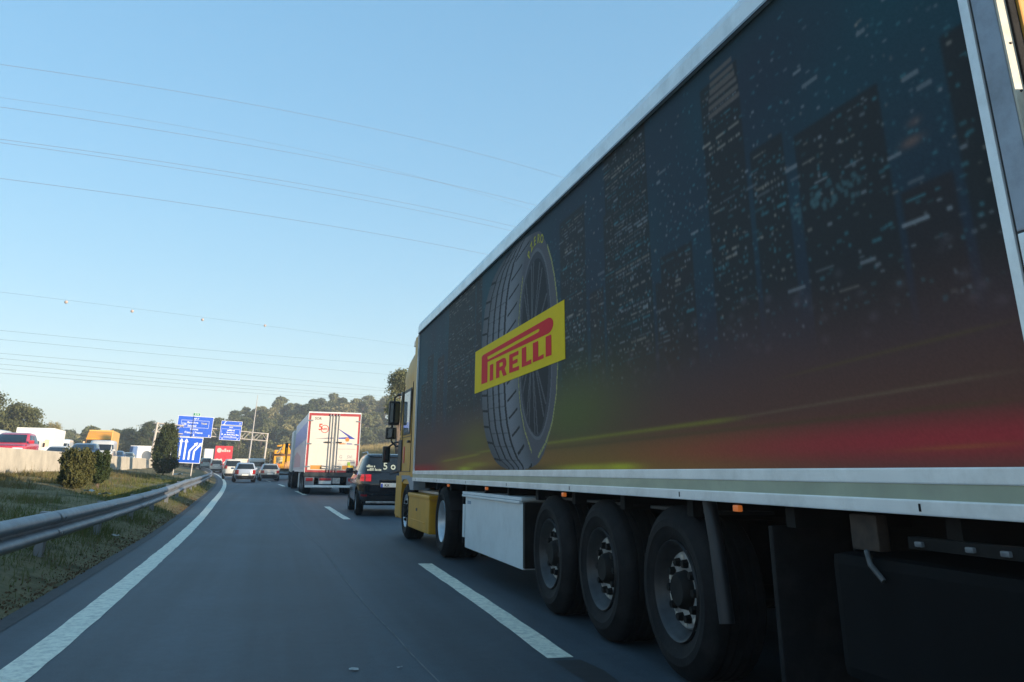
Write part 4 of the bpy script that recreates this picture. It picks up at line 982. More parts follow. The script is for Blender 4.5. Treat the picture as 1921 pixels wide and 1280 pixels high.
# red lorry far ahead
rl = empty('red_lorry', (-9.05, 137, zr(137)), hd(137)*.5+.04); tag(rl, 'red box lorry with white lettering and grey side, far ahead beyond the vans', 'truck')
RD = mat('lorry_red', (.55, .03, .045), .4, var=.06)
bx = MB().b2((.02, .05, 1.0), (2.58, 9, 3.85), bev=.02).build('box_body', mat('tarp_grey', (.22, .19, .20), .7, var=.1), rl)
MB().b2((.0, .0, .75), (2.6, .06, 3.9), bev=.02).build('rear_doors', RD, rl)
LPK = mat('lettering_pink', (.78, .45, .42), .5, var=.05); MB().cyl((.62, -.008, 3.25), (.62, -.014, 3.25), .36, n=18).build('round_mark', LPK, rl); scribble('rear_lettering', 1.02, 2.42, 3.02, .5, LPK, rl, -.012, .1)
scribble('rear_lettering', .3, 1.2, 1.75, .3, LPK, rl, -.012, .1)
facepoly_r = MB().add([(x, -.012, z) for x, z in [(1.25, 1.3), (1.75, 1.85), (1.95, 1.6), (2.2, 1.9), (2.5, 1.35), (2.4, 1.3), (2.2, 1.72), (1.95, 1.42), (1.75, 1.68), (1.4, 1.3)]], [(0, 1, 8, 9), (1, 2, 7, 8), (2, 3, 6, 7), (3, 4, 5, 6)]).build('zigzag_mark', mat('lettering_white', (.8, .75, .72), .5, var=.05), rl)
simple_truck_gear(rl, 9, 2, 2.6, ys=(1.6, 7.5))
# white cab left of it
wc = empty('white_lorry', (-12.2, 158, zr(158)+.6), hd(158)); tag(wc, 'white lorry half hidden between the arrow sign and the red lorry', 'truck')
MB().b2((0, .0, 1.0), (2.2, 5, 3.1), bev=.1).build('box_body', WP, wc); MB().b2((.3, 5.05, .6), (1.9, 6.6, 2.4), bev=.12).build('cab', WP, wc)
simple_truck_gear(wc, 5, 2, 2.2, ys=(1.2, 5.8))
# low white tipper body
tb = empty('tipper_lorry', (-5.55, 127, zr(127)), hd(127)); tag(tb, 'low cream tipper lorry seen over the roof of the silver hatchback', 'truck')
tp_ = MB().b2((0, 0, .95), (2.1, 4, 2.05), bev=.02).build('tipper_body', mat('tipper_cream', (.62, .60, .50), .5, var=.05), tb)
for z in (1.2, 1.5, 1.8): MB().b2((.03, -.03, z), (2.07, -.001, z+.06)).build('rib', mat('tipper_rib', (.5, .5, .42), .5, var=.05), tp_)
MB().b2((.15, 4.1, .6), (1.95, 5.8, 2.0), bev=.1).build('cab', WP, tb); simple_truck_gear(tb, 5, 2, 2.1, ys=(.9, 4.9))

# oncoming lorries
yl = empty('yellow_lorry', (-19.3, 103, OZ(103)), math.pi+hd(103)); tag(yl, 'tall yellow lorry facing us, towering above the oncoming cars', 'truck')
YL = mat('lorry_yellow', (.62, .38, .10), .45, var=.08); YO = mat('lorry_orange', (.75, .32, .03), .4, var=.06)
MB().b2((-1.25, -9, 1.0), (1.25, -.3, 3.75), bev=.06).build('box_body', YL, yl)
MB().b2((-1.2, -.28, .7), (1.2, 1.6, 2.75), bev=.12).build('cab', YO, yl, smooth=True)
b = MB(); b.prism([(1.6, 2.6), (1.5, 2.8), (.4, 3.45), (-.25, 3.6), (-.25, 2.7)], 'x', -1.2, 1.2); b.build('roof_fairing', YO, yl)
MB().b2((-1.12, 1.55, 1.75), (1.12, 1.64, 2.55), bev=.03).build('windscreen', M['glass'], yl)
MB().b2((-1.22, 1.55, 2.58), (1.22, 1.78, 2.66)).build('sun_visor', mat('visor_brown', (.2, .1, .03), .4, var=.1), yl)
for s in (-1, 1): MB().box((s*1.38, 1.6, 2.15), (.18, .14, .6), bev=.04).build('mirror', mat('mirror_cream', (.7, .5, .3), .4, var=.1), yl)
for y in (.7, -6): 
    for s in (-1, 1): wheel('wheel', yl, (s*1.22, y, .5), r=.5, side=s, dish=.12, n=20, nuts=0)
wb = empty('white_box_truck', (-20.3, 80, OZ(80)), math.pi+hd(80)); tag(wb, 'white box truck facing us behind the red hatchback', 'truck')
MB().b2((-1.55, -6, .8), (1.4, -.2, 3.05), bev=.04).build('box_body', mat('box_white', (.78, .77, .74), .4, var=.03), wb)
MB().b2((-1.0, -.18, .5), (1.0, 1.5, 2.0), bev=.12).build('cab', WHT, wb, smooth=True)
MB().b2((-.85, 1.45, 1.35), (.85, 1.53, 1.9), bev=.03).build('windscreen', M['glass'], wb)
MB().b2((-1.3, -.195, 1.5), (-.95, -.185, 2.1)).build('side_logo', mat('logo_peach', (.8, .55, .35), .5, var=.2), wb)
for s in (-1, 1): MB().box((s*1.15, 1.2, 1.6), (.16, .12, .35), bev=.03).build('mirror', M['black_plastic'], wb)
for y in (.8, -4.5):
    for s in (-1, 1): wheel('wheel', wb, (s*.95, y, .4), r=.4, side=s, dish=.1, rr=.25, n=20, nuts=0)
wl = empty('white_lorry', (-17.6, 122, OZ(122)-.2), math.pi+hd(122)); tag(wl, 'white lorry with a blue cab low behind the wall, left of the gantry post', 'truck')
MB().b2((-1.3, -7, .6), (1.3, -.3, 2.6), bev=.04).build('box_body', mat('box_white', (.78, .77, .74)), wl)
MB().b2((.35, -.28, .5), (1.25, 1.2, 2.5), bev=.1).build('cab', mat('cab_blue', (.10, .18, .36), .4, var=.1), wl, smooth=True)
for y in (.5, -5):
    for s in (-1, 1): wheel('wheel', wl, (s*1.1, y, .45), r=.45, side=s, dish=.1, rr=.28, n=20, nuts=0)

# ------------------------------------------------------------------ gantry, signs, mast
LEAN = R(1.6)
GS = mat('gantry_steel', (.48, .44, .40), .6, .3, var=.1, dirt=(.3, .22, .16), dirt_amt=.4, dirt_scale=3)
gl, gr2 = Vector((-15.4, 118, 7.1)), Vector((-1.5, 140, 6.95))
gan = empty('sign_gantry', (-15.5, 118, zr(118)+.4), ry=0.0); tag(gan, 'steel lattice gantry spanning the road and carrying the blue signs', 'gantry')
off = Vector(gan.location)
def G(p): return Vector(p)-off
d_ = (gr2-gl); dn = d_.normalized(); lat = Vector((-dn.y, dn.x, 0))
for nm, top, base in (('post', gl, Vector((-15.75, 118, zr(118)+.3))), ('post', gr2, Vector((-1.75, 140, zr(140)-.2)))):
    MB().cyl(G(base), G(top+Vector((0, 0, .1))), .17, .14, n=10).build(nm, GS, gan)
hgt = 1.1
for k, (du, dz) in enumerate(((.0, 0), (.0, -hgt), (.7, 0), (.7, -hgt))):
    MB().cyl(G(gl+lat*du+Vector((0, 0, dz))), G(gr2+lat*du+Vector((0, 0, dz))), .075, n=8).build('chord', GS, gan)
NB = 16
for i in range(NB):
    a = gl+d_*(i/NB); c = gl+d_*((i+1)/NB)
    for du in (0, .7):
        p0, p1 = (a, c-Vector((0, 0, hgt))) if i % 2 else (a-Vector((0, 0, hgt)), c)
        MB().cyl(G(p0+lat*du), G(p1+lat*du), .045, n=6).build('lattice_brace', GS, gan)
SB = mat('sign_blue', (.003, .085, .56), .45, var=.04, scale=2); SW = mat('sign_white', (.78, .80, .82), .45, var=.03); SG = mat('sign_green', (.01, .22, .12), .45, var=.05)
SBK = mat('sign_back', (.35, .36, .37), .5, .4, var=.1)
def sign(name, label, c, w, h, rz, m=SB, border=.045, roll=LEAN, tilt=0.0):
    o = empty(name, c, rz); o.rotation_euler = (tilt, roll, rz)
    tag(o, label, 'sign')
    MB().b2((-w/2, 0, -h/2), (w/2, .06, h/2), bev=.01).build('backing', SBK, o)
    MB().b2((-w/2, -.012, -h/2), (w/2, -.0005, h/2)).build('white_border', SW, o)
    f = MB().b2((-w/2+border, -.02, -h/2+border), (w/2-border, -.0125, h/2-border)).build('blue_face' if m is SB else 'green_face', m, o)
    return o, f
def frame(nm, x0, z0, x1, z1, t, par, y=-.0235):
    b = MB()
    for lo, hi in (((x0, z0), (x1, z0+t)), ((x0, z1-t), (x1, z1)), ((x0, z0+t), (x0+t, z1-t)), ((x1-t, z0+t), (x1, z1-t))):
        b.b2((lo[0], y, lo[1]), (hi[0], y+.003, hi[1]))
    return b.build(nm, SW, par)
def darrow(par, x, z, s=.22, ang=0.0):
    pts = [(0, -1), (.7, -.1), (.26, -.1), (.26, .8), (-.26, .8), (-.26, -.1), (-.7, -.1)]
    ca, sa = math.cos(ang), math.sin(ang)
    MB().add([(x+s*(p*ca-q*sa), -.0235, z+s*(p*sa+q*ca)) for p, q in pts], [tuple(range(7))]).build('down_arrow', SW, par)
FB = lambda x, z: facing_back(x, -.0235, z)
s1, f1 = sign('motorway_sign', 'large blue overhead sign reading Barcelona, Sabadell, Girona, France', (-11.12, 122.6, 6.98), 4.65, 2.75, R(6))
text('sign_lettering', 'AP-7', .34, SW, s1, FB(0.05, 1.02), .015)
frame('text_box', -1.85, -.16, 1.8, .82, .03, s1)
frame('road_number_box', -1.85, .12, -1.15, .42, .025, s1)
text('sign_lettering', 'C-58', .26, SW, s1, FB(-1.5, .27), .015)
text('sign_lettering', 'Barcelona', .36, SW, s1, FB(-.35, .52), .015)
text('sign_lettering', 'Túnels', .30, mat('sign_yellow', (.75, .65, .12), .45, var=.03), s1, FB(1.15, .44), .015)
text('sign_lettering', 'Sabadell', .36, SW, s1, FB(-.4, .08), .015)
text('sign_lettering', 'Girona', .38, SW, s1, FB(-.05, -.36), .015)
text('sign_lettering', 'França / France', .38, SW, s1, FB(-.05, -.80), .015)
for x in (-2.0, 0, 2.0): darrow(s1, x, -1.12, .17)
s2, f2 = sign('route_number_sign', 'small green E 15 plate on top of the large blue sign', (-11.05, 122.7, 8.62), .92, .38, R(6), SG, .03)
text('sign_lettering', 'E-15', .27, SW, s2, FB(0, 0), .02)
s3, f3 = sign('exit_panel', 'narrow blue exit panel with a pictogram above the smaller blue sign', (-6.58, 128.4, 7.86), 2.95, .58, R(6))
text('sign_lettering', '27', .26, SW, s3, FB(1.15, -.05), .015)
MB().add([(x, -.0235, z) for x, z in [(-1.2, -.2), (-1.1, -.2), (-.98, .1), (-.85, .2), (-.75, .2), (-.95, -.02), (-1.0, -.2), (-.9, -.2), (-.92, -.24), (-1.25, -.24)]], [tuple(range(10))]).build('exit_pictogram', SW, s3)
s4, f4 = sign('motorway_sign', 'smaller blue overhead sign reading Barcelona and Terrassa-Manresa', (-6.64, 128.4, 6.48), 2.95, 2.05, R(6))
text('sign_lettering', 'B-30', .26, SW, s4, FB(0, .78), .015)
frame('text_box', -1.28, -.72, 1.28, .55, .025, s4)
scribble('sign_lettering', -.5, .6, .28, .2, SW, s4, -.0235)
text('sign_lettering', 'Barcelona', .28, SW, s4, FB(0, .06), .015)
scribble('sign_lettering', -.85, 1.2, -.33, .18, SW, s4, -.0235)
text('sign_lettering', 'Terrassa-Manresa', .26, SW, s4, FB(0, -.55), .015)
MB().cyl((-1.12, -.022, -.22), (-1.12, -.0245, -.22), .09, n=14).build('round_mark', SW, s4)
for x in (-1.05, 1.05): darrow(s4, x, -.84, .13)
s5, f5 = sign('lane_sign', 'square blue sign with five white lane arrows on two posts', (-7.05, 73, 2.80), 2.35, 2.02, R(5))
for k, x in enumerate((-.85, -.48, -.10, .25, .60)):
    sp = .12 if k < 3 else 0
    pts_ = [[(0, -.75), (0, .55)], [(0, -.75), (0, .62)], [(0, -.75), (0, .62)], [(0, -.75), (0, -.05), (.38, .42)], [(0, -.75), (0, -.05), (.38, .42)]][k]
    b = MB()
    for i in range(len(pts_)-1):
        p, q = Vector((x+pts_[i][0], pts_[i][1])), Vector((x+pts_[i+1][0], pts_[i+1][1])); dd = (q-p).normalized(); nn = Vector((-dd.y, dd.x))*.07
        b.add([(v.x, -.0235, v.y) for v in (p+nn, p-nn, q-nn, q+nn)], [(0, 1, 2, 3)])
    q = Vector((x+pts_[-1][0], pts_[-1][1])); nn = Vector((-dd.y, dd.x))*.17
    b.add([(v.x, -.0236, v.y) for v in (q+nn, q-nn, q+dd*.28)], [(0, 1, 2)])
    b.build('lane_arrow', SW, s5)
for x in (-.75, .62): MB().cyl((x, .09, -.9), (x, .09, -2.1), .045, n=8).build('post', GS, s5)
ms = empty('light_mast', (-3.35, 115, zr(115)), ry=R(2.0)); tag(ms, 'tall thin steel mast rising beyond the cars into the sky', 'mast')
MB().cyl((0, 0, 0), (0, 0, 10.2), .13, .035, n=10).build('pole', mat('mast_steel', (.42, .40, .39), .5, .4, var=.1), ms)
MB().box((0, 0, .15), (.4, .4, .3)).build('foot', M['galv'], ms)
bs = empty('road_sign', (-13.05, 95, zr(95)+.85), R(-12)); tag(bs, 'grey back of an oval road sign standing by the wall end', 'sign')
b = MB(); b.lathe([(0, 0.0), (0, .48), (.02, .5), (.04, .48), (.04, 0)], n=20, axis='z'); so_ = b.build('sign_plate', SBK, bs); so_.rotation_euler = (math.pi/2, 0, 0); so_.location = (0, 0, 1.25)
MB().cyl((0, .05, 0), (0, .05, 1.5), .03, n=8).build('post', GS, bs)

# ------------------------------------------------------------------ vegetation
def leaf_mat(name, c0, c1, trans=.25, ns=1.5):
    m = bpy.data.materials.new(name); m.use_nodes = True; t = m.node_tree; t.nodes.clear()
    out = t.nodes.new('ShaderNodeOutputMaterial'); df = t.nodes.new('ShaderNodeBsdfDiffuse'); tr_ = t.nodes.new('ShaderNodeBsdfTranslucent')
    mx = t.nodes.new('ShaderNodeMixShader'); mx.inputs[0].default_value = trans
    oi = t.nodes.new('ShaderNodeObjectInfo'); tc = t.nodes.new('ShaderNodeTexCoord')
    n = t.nodes.new('ShaderNodeTexNoise'); n.inputs['Scale'].default_value = ns; n.inputs['Detail'].default_value = 4
    t.links.new(tc.outputs['Object'], n.inputs['Vector'])
    ad = t.nodes.new('ShaderNodeMath'); ad.operation = 'ADD'; t.links.new(n.outputs[0], ad.inputs[0])
    sc = t.nodes.new('ShaderNodeMath'); sc.operation = 'MULTIPLY_ADD'; sc.inputs[1].default_value = 1.0; sc.inputs[2].default_value = -.5
    t.links.new(oi.outputs['Random'], sc.inputs[0]); t.links.new(sc.outputs[0], ad.inputs[1])
    r = t.nodes.new('ShaderNodeValToRGB'); r.color_ramp.elements[0].position = .2; r.color_ramp.elements[1].position = .8
    r.color_ramp.elements[0].color = (*c0, 1); r.color_ramp.elements[1].color = (*c1, 1)
    t.links.new(ad.outputs[0], r.inputs[0])
    t.links.new(r.outputs[0], df.inputs[0]); t.links.new(r.outputs[0], tr_.inputs[0])
    t.links.new(df.outputs[0], mx.inputs[1]); t.links.new(tr_.outputs[0], mx.inputs[2]); t.links.new(mx.outputs[0], out.inputs[0])
    return m
def leaves(name, centers, size, m, parent=None, rs=None, up=0.0, asp=1.6):
    rs = rs or np.random.default_rng(1); n = len(centers)
    a = rs.normal(size=(n, 3)); a[:, 2] += up; a /= np.linalg.norm(a, axis=1)[:, None]
    b = np.cross(a, rs.normal(size=(n, 3))); b /= np.linalg.norm(b, axis=1)[:, None]
    s = size*rs.uniform(.6, 1.3, (n, 1)); c = np.asarray(centers)
    v = np.stack([c-a*s*asp/2, c+b*s/2, c+a*s*asp/2, c-b*s/2], 1).reshape(-1, 3)
    return np_mesh(name, v, np.arange(4*n).reshape(n, 4), m, parent)
def clump_points(rs, clumps, per, shell=.55):
    out = []
    for (x, y, z, rx, ry, rz) in clumps:
        d = rs.normal(size=(per, 3)); d /= np.linalg.norm(d, axis=1)[:, None]
        r = (shell+(1-shell)*rs.random((per, 1)))*(1+.18*rs.normal(size=(per, 1)))
        out.append(np.array([x, y, z])+d*r*np.array([rx, ry, rz]))
    return np.concatenate(out)
BARK = mat('bark', (.10, .075, .055), .9, var=.3, scale=6, bump=.6, bscale=20)
PINE = leaf_mat('pine_needles', (.060, .080, .036), (.18, .185, .085), .2, .5)
OAKL = leaf_mat('oak_leaves', (.085, .10, .045), (.26, .235, .115), .25, .5)
SUNL = leaf_mat('olive_leaves', (.11, .12, .052), (.32, .28, .14), .25, .5)
def make_tree(name, kind, seed, h, w, per=190, lf=.075):
    rs = np.random.default_rng(seed); root = empty(name)
    cl = []
    if kind == 'pine':
        for k in range(11):
            t = rs.random(); a = rs.uniform(0, 6.28); rr_ = w*.5*(1-t*.75)*rs.uniform(.35, .85)
            cl.append((rr_*math.cos(a), rr_*math.sin(a), h*(.42+.5*t), w*rs.uniform(.17, .27), w*rs.uniform(.17, .27), h*rs.uniform(.07, .12)))
        cl.append((0, 0, h*.9, w*.2, w*.2, h*.1))
    else:
        for k in range(12):
            a = rs.uniform(0, 6.28); t = rs.random(); rr_ = w*.5*math.sqrt(max(0, 1-(t*1.6-.7)**2))*rs.uniform(.3, .75)
            cl.append((rr_*math.cos(a), rr_*math.sin(a), h*(.3+.58*t), w*rs.uniform(.18, .28), w*rs.uniform(.18, .28), h*rs.uniform(.1, .17)))
    b = MB(); b.tube([(0, 0, -.5), (.1*rs.normal(), .1*rs.normal(), h*.3), (.2*rs.normal(), .2*rs.normal(), h*.62), (0, 0, h*.85)], [h*.03, h*.024, h*.015, .02], 7)
    for c in cl[:6]: b.tube([(0, 0, h*.35), (c[0]*.5, c[1]*.5, (h*.35+c[2])/2), (c[0], c[1], c[2])], [h*.012, h*.008, .015], 5)
    b.build('trunk', BARK, root)
    pts = clump_points(rs, cl, per, .45)
    leaves('crown', pts, w*lf, PINE if kind == 'pine' else (SUNL if name == 'roadside_tree' else OAKL), root, rs)
    return root
# wooded hill
_RX = [-220, -110, -60, -39, -28, -15, -2, 12, 25, 40, 70, 160]
_RZ = [4, 4, 4, 6, 8.5, 12, 18, 19, 19.5, 20, 23, 23]
def hill(x, y):
    r_ = float(np.interp(x, _RX, _RZ)); t = min(1, max(0, (y-185)/110)); t = t*t*(3-2*t)
    back = min(1, max(0, (y-300)/120))
    return 2.4+(r_-2.4)*t*(1-.6*back)+.5*math.sin(x*.13)*math.sin(y*.11+1)*t
rows = [[(x, y, hill(x, y)-.4) for x in np.linspace(-220, 160, 77)] for y in np.linspace(172, 420, 40)]
ho = MB().grid(rows).build('wooded_hillside', WOODFLOOR, smooth=True); ho['kind'] = 'structure'
protos = [make_tree('pine_tree', 'pine', 20+k, 6.8, 5.0) for k in range(4)]+[make_tree('oak_tree', 'oak', 40+k, 6.0, 5.6) for k in range(4)]
used = [False]*8
rs = np.random.default_rng(5)
spots = []
tries = 0
while len(spots) < 390 and tries < 20000:
    tries += 1
    y = rs.uniform(196, 305); x = rs.uniform(-.26*y-4, .24*y+6)
    if all((x-a)**2+(y-b)**2 > 4.4**2 for a, b in spots): spots.append((x, y))
for (x, y) in spots:
    k = rs.integers(0, 4)+(4 if rs.random() < .42 else 0)
    o = protos[k] if not used[k] else copy_tree(protos[k]); used[k] = True
    s = rs.uniform(.65, 1.2); o.location = (x, y, hill(x, y)-.5); o.scale = (s*rs.uniform(.9, 1.15), s*rs.uniform(.9, 1.15), s); o.rotation_euler = (0, 0, rs.uniform(0, 6.28))
    if k < 4: tag(o, 'pine tree growing among many others on the wooded hillside behind the traffic', 'tree', 'pines on the wooded hillside')
    else: tag(o, 'round leafy tree growing among the pines on the wooded hillside', 'tree', 'leafy trees on the wooded hillside')
def single(kind, seed, h, w, loc, name, label):
    t = make_tree(name, kind, seed, h, w, 1100, .03); t.location = loc; tag(t, label, 'tree'); return t
single('oak', 71, 8.9, 6.2, (-34.8, 112, 1.8), 'roadside_tree', 'tall olive-green tree at the left edge of the picture')
single('oak', 72, 7.3, 5.8, (-31.2, 116, 1.9), 'roadside_tree', 'broad olive-green tree right above the white box truck')
single('oak', 73, 7.2, 5.0, (-34.6, 124, 1.9), 'roadside_tree', 'olive-green tree filling the gap between the two tall ones on the left')
single('oak', 74, 5.4, 2.6, (-30.2, 128, 1.9), 'roadside_tree', 'small dark tree just right of the white box truck')
single('pine', 75, 9.6, 3.6, (10.55, 76, .8), 'tall_pine', 'tall dark pine rising beside the yellow cab roof')
for k, (px_, yy) in enumerate(((-40, 180), (-33, 176), (-28, 172), (-23, 168))):
    single('pine' if k % 2 else 'oak', 80+k, 5+.9*k, 6.0, (px_, yy, 2.2), 'bank_tree', ['dark bushy tree beyond the white lorry with blue cab', 'dark round tree left of the gantry post', 'large dark tree behind the gantry\'s left post', 'dark pine behind the cypress and the large blue sign'][k])
# clipped bushes and cypress on the bank
BUSH = leaf_mat('bush_leaves', (.10, .10, .04), (.34, .25, .13), .2, 3)
CYPL = leaf_mat('cypress_needles', (.022, .042, .018), (.07, .085, .035), .15, 2)
def bush(name, label, loc, w, h, n, seed, m, leaf=.05, taper=0.0, kind='shrub'):
    rs = np.random.default_rng(seed); root = empty(name, loc); tag(root, label, kind)
    t = rs.random(n); a = rs.uniform(0, 2*math.pi, n)
    prof_ = np.where(t < .12, .45+t/.12*.4, 1.0)*(1-taper*np.clip((t-.3)/.7, 0, 1)**1.7)*np.where(t > .9, np.sqrt(np.clip(1-((t-.9)/.1)**2*.7, 0, 1)), 1)
    lump = 1+.12*np.sin(a*3+t*9+seed)+.09*np.sin(a*7-t*14)+.06*np.sin(a*13+t*23)
    r = w/2*prof_*lump*(.55+.45*np.sqrt(rs.random(n)))*(1+.05*rs.normal(size=n))
    z = .08+t*h*(1+.05*np.sin(a*4+seed)+.035*rs.normal(size=n))
    leaves('crown', np.stack([r*np.cos(a), r*np.sin(a), z], 1), leaf, m, root, rs, up=.6)
    b = MB()
    for k in range(5): b.tube([(0, 0, -.2), (w*.12*rs.normal(), w*.12*rs.normal(), h*.4), (w*.25*rs.normal(), w*.25*rs.normal(), h*.8)], [.04, .025, .01], 5)
    b.build('trunk', BARK, root); return root
bush('clipped_bush', 'dense clipped brownish-green bush on the sunlit bank', (-6.02, 29.3, .60), .9, 1.1, 11000, 3, BUSH, .045)
bush('clipped_bush', 'darker bush standing right behind the clipped brownish one', (-5.92, 32.4, .70), .62, 1.02, 5000, 4, CYPL, .045)
bush('cypress', 'dark columnar cypress next to the square lane arrow sign', (-7.65, 65, .95), 1.7, 3.25, 12000, 6, CYPL, .075, .45, 'tree')
# reeds and scrub along the right-hand verge; unseen near stretch added to shade the road
def blades(name, xs, ys, zs, hts, wd, m, lean=.25, rs=None, label=None, parent=None):
    rs = rs or np.random.default_rng(2); n = len(xs)
    a = rs.uniform(0, 6.28, n); dx, dy = np.cos(a)*wd, np.sin(a)*wd
    b = rs.uniform(0, 6.28, n); lx, ly = np.cos(b)*hts*lean*rs.random(n), np.sin(b)*hts*lean*rs.random(n)
    base = np.stack([xs, ys, zs], 1)
    v = np.stack([base+np.stack([dx, dy, 0*dx], 1), base-np.stack([dx, dy, 0*dx], 1), base+np.stack([lx, ly, hts], 1)], 1).reshape(-1, 3)
    return np_mesh(name, v, np.arange(3*n).reshape(n, 3), m, parent)
REED = leaf_mat('reed_stalks', (.20, .16, .075), (.38, .30, .15), .3, .4)
rs = np.random.default_rng(9); n = 90000
yy = rs.uniform(-40, 175, n); ox_ = 13.2+rs.gamma(2.0, 1.3, n); xs_ = np.array([xo(v) for v in yy])+ox_
zz_ = np.array([zr(v) for v in yy])+np.interp(ox_, [12.3, 13.5, 15, 17, 24], [.03, .6, 1.4, 1.8, 2.1])-.1
rd_ = blades('reed_bed', xs_, yy, zz_, rs.uniform(1.2, 2.6, n), .05, REED, .3, rs)
tag(rd_, 'pale golden reeds along the right-hand verge', 'reeds', kind='stuff')
SCR = leaf_mat('scrub_leaves', (.025, .035, .014), (.075, .08, .035), .2, 1)
k = 0
for (y, offx, w, h) in ((70, 12.6, 3.0, 1.5), (78, 12.9, 3.4, 1.8), (90, 12.8, 3.6, 1.8), (102, 13.0, 4, 2.0), (116, 12.9, 4.5, 2.2), (130, 13, 4.5, 2.4), (146, 13, 5, 2.6), (160, 12, 6, 3.2), (168, 6, 7, 3.6), (172, 0, 7, 3.4)):
    q = bush('roadside_scrub', ['low dark scrub on the right verge nearest the black SUV', 'dark scrub bush on the right verge beyond the black SUV', 'wide dark scrub under the reeds right of the white trailer', 'dark scrub bush behind the right side of the white trailer', 'dark scrub hidden mostly behind the white trailer', 'dark scrub left of the white trailer top', 'tall dark scrub behind the crane lorry', 'large dark scrub right of the gantry post', 'large dark thicket behind the mast', 'large dark thicket between the mast and the red lorry'][k], (xo(y)+offx, y, zr(y)+.1), w, h, 3500, 100+k, SCR, .16); k += 1
# grass on the bank
GRS = leaf_mat('bank_grass', (.035, .070, .016), (.13, .14, .045), .3, .55)
rs = np.random.default_rng(12); n = 150000
yy = 4+56*rs.random(n)**1.5; off_ = rs.uniform(-9.0, -2.16, n)
dens = .5+.5*np.sin(off_*1.7+yy*.6)*np.sin(yy*.9-off_*.8)
keep = rs.random(n) < .2+.75*dens**1.4; yy, off_ = yy[keep], off_[keep]
xs_ = np.array([xo(v) for v in yy])+off_; lp = np.array(LP)
zz_ = np.array([zr(v) for v in yy])+np.interp(off_, lp[:, 0], lp[:, 1])-.03
hts = rs.uniform(.04, .13, len(yy))*(1+.8*(dens[keep] > .7))*np.clip((-2.1-off_)*3, .4, 1)
tall = rs.random(len(yy)) < .05; hts = np.where(tall, hts*2.4, hts)
DRY = leaf_mat('dry_grass', (.13, .105, .05), (.36, .28, .15), .3, .8)
dry = rs.random(len(yy)) < np.clip((-off_-4.2)/3.0, .05, .7)
gro = blades('bank_grass', xs_[~dry], yy[~dry], zz_[~dry], hts[~dry], .006+.00012*yy[~dry], GRS, .8, rs); tag(gro, 'short patchy green grass growing over the bank', 'grass', kind='stuff')
gro = blades('dry_grass', xs_[dry], yy[dry], zz_[dry], hts[dry]*1.1, .006+.00012*yy[dry], DRY, .8, rs); tag(gro, 'straw-coloured dry grass on the upper bank', 'grass', kind='stuff')

# fallen leaves and grit swept against the edge of the asphalt
rs = np.random.default_rng(31); n = 2600
yy = 4.5+30*rs.random(n)**1.6; off_ = -2.10-np.abs(rs.normal(0, .16, n)); lp = np.array(LP)
lc = np.stack([np.array([xo(v) for v in yy])+off_, yy, np.array([zr(v) for v in yy])+np.interp(off_, lp[:, 0], lp[:, 1])+.012], 1)
ll = leaves('leaf_litter', lc, .022, leaf_mat('dead_leaves', (.09, .06, .035), (.30, .19, .11), .2, 6), None, rs, asp=1.4)
tag(ll, 'brown fallen leaves along the edge of the asphalt', 'leaves', kind='stuff')

# ------------------------------------------------------------------ litter
LIT = mat('litter_white', (.42, .42, .4), .7, var=.15, scale=30)
def scrap(label, x, y, z, s, seed):
    rs = np.random.default_rng(seed); rows = []
    for i in range(4): rows.append([(s*(i/3-.5)+rs.normal()*s*.06, s*.7*(j/3-.5)+rs.normal()*s*.06, abs(rs.normal())*s*.12) for j in range(4)])
    o = MB().grid(rows).build('paper_scrap', LIT, None, loc=(x, y, z)); tag(o, label, 'litter'); return o
scrap('pale scrap of litter on the road, left one of the pair at the bottom', .62, 6.0, .008, .06, 1)
scrap('small pale scrap of litter on the road, right one of the pair at the bottom', .92, 6.0, .008, .035, 2)
scrap('white scrap of paper on the bank above the guardrail', -4.6, 26.5, .55, .3, 3)
scrap('white scrap of paper lying below the clipped bush', -5.2, 27.5, .6, .3, 4)
scrap('white plastic scrap on the bank left of the lane arrow sign', -5.9, 58, .95, .6, 5)
scrap('white scrap in the grass under the near end of the guardrail', -2.45, 15.6, .18, .12, 6)

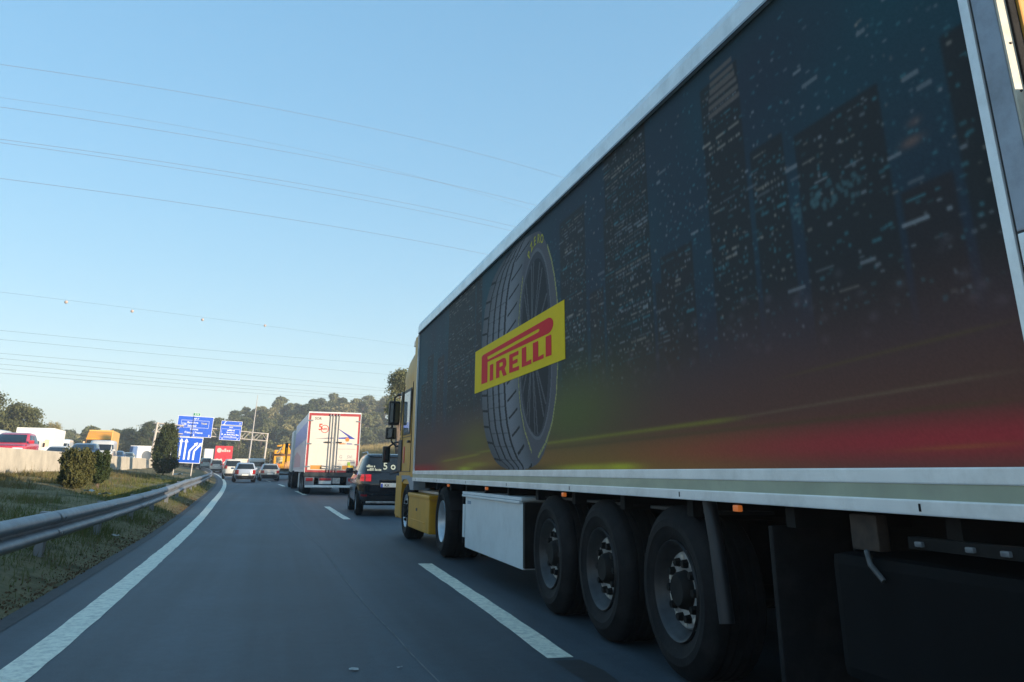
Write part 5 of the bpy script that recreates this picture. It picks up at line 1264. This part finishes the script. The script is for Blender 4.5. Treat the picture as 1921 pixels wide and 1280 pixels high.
# ------------------------------------------------------------------ power lines
CAB = mat('cable_grey', (.10, .115, .14), .6, var=.1)
for (pts_, r_, lab_, balls_) in [
    ([(-22.66, 62.0, 29.96), (-1.27, 79.17, 34.73), (33.51, 95.0, 38.46)], 0.020, 'topmost power cable crossing the sky', []),
    ([(-23.6, 66.0, 28.97), (-4.22, 82.61, 33.09), (19.34, 95.0, 35.66)], 0.013, 'faint power cable second from the top of the sky', []),
    ([(-23.45, 66.0, 28.16), (-4.07, 81.62, 31.77), (30.82, 98.0, 35.27)], 0.021, 'power cable third from the top of the sky', []),
    ([(-24.34, 70.0, 26.94), (-3.99, 86.26, 30.32), (29.01, 102.0, 33.3)], 0.022, 'upper one of the close pair of power cables', []),
    ([(-24.28, 70.0, 26.64), (-3.94, 86.37, 29.84), (28.56, 102.0, 32.66)], 0.022, 'lower one of the close pair of power cables', []),
    ([(-25.07, 74.0, 24.84), (-5.7, 89.95, 27.53), (26.38, 106.0, 30.16)], 0.024, 'power cable just below the close pair', []),
    ([(-37.7, 120.0, 23.61), (-24.88, 142.45, 25.9), (-4.29, 165.0, 28.41)], 0.019, 'thin cable carrying four round marker balls', [[-32.2, 131.23, 24.77], [-24.88, 142.45, 25.9], [-14.98, 154.41, 27.13], [-4.29, 165.0, 28.41]]),
    ([(-39.82, 130.0, 19.95), (-14.81, 160.36, 21.9), (26.22, 190.0, 24.93)], 0.034, 'first power cable below the marker balls', []),
    ([(-40.19, 132.0, 18.93), (-15.04, 164.8, 20.97), (16.63, 190.0, 23.07)], 0.034, 'second power cable below the marker balls', []),
    ([(-45.26, 150.0, 19.1), (-16.44, 183.74, 20.57), (27.33, 215.0, 21.92)], 0.039, 'top cable of the low bundle above the hills', []),
    ([(-45.71, 152.0, 18.51), (-16.48, 185.74, 19.56), (27.61, 217.0, 21.57)], 0.040, 'darkest cable of the low bundle above the hills', []),
    ([(-46.14, 154.0, 17.81), (-16.72, 189.83, 18.94), (23.55, 220.0, 20.59)], 0.040, 'third cable of the low bundle above the hills', []),
    ([(-46.59, 156.0, 17.23), (-16.86, 192.35, 18.49), (22.39, 222.0, 20.17)], 0.041, 'fourth cable of the low bundle above the hills', []),
    ([(-47.06, 158.0, 16.72), (-17.07, 195.89, 17.99), (20.16, 225.0, 19.78)], 0.041, 'lowest cable of the low bundle above the hills', []),
]:
    A_, B_, C_ = [np.array(p) for p in pts_]
    u1 = np.linalg.norm((B_-A_)[:2])/np.linalg.norm((C_-A_)[:2])
    # straight in plan, parabolic sag through the three points, run on past both sides of the view
    line = []
    f1 = lambda u: A_+(C_-A_)*u
    k_ = (B_[2]-f1(u1)[2])/(u1*(u1-1))
    for u in np.linspace(-1.6, 3.0, 70):
        p = f1(u); p[2] += k_*u*(u-1)*(1 if -.3 < u < 1.6 else .6); line.append(tuple(p))
    co_ = MB().tube(line, r_*(.8 if r_ < .03 else .55), 5).build('power_cable', CAB, None); tag(co_, lab_, 'cable', 'power cables crossing the sky')
    for bp_ in balls_:
        bb = MB(); bb.lathe([(-.25, .02), (-.22, .12), (-.13, .21), (0, .25), (.13, .21), (.22, .12), (.25, .02)], n=14); bb.build('marker_ball', mat('ball_orange', (.42, .33, .29), .5, var=.2), co_, smooth=True, loc=bp_)

# ------------------------------------------------------------------ morning haze
hb = MB().b2((-1510, -1510, -1.8), (1510, 1510, 75))
hm = bpy.data.materials.new('haze_air'); hm.use_nodes = True; t = hm.node_tree; t.nodes.clear()
ho_ = t.nodes.new('ShaderNodeOutputMaterial'); pv = t.nodes.new('ShaderNodeVolumePrincipled')
pv.inputs['Color'].default_value = (.82, .90, 1.0, 1); pv.inputs['Density'].default_value = 0.0008; pv.inputs['Anisotropy'].default_value = 0.0
t.links.new(pv.outputs[0], ho_.inputs['Volume'])
hz_ = hb.build('haze', hm); hz_['kind'] = 'stuff'; hz_['label'] = 'thin morning haze over the whole scene'
scene.cycles.volume_bounces = 0
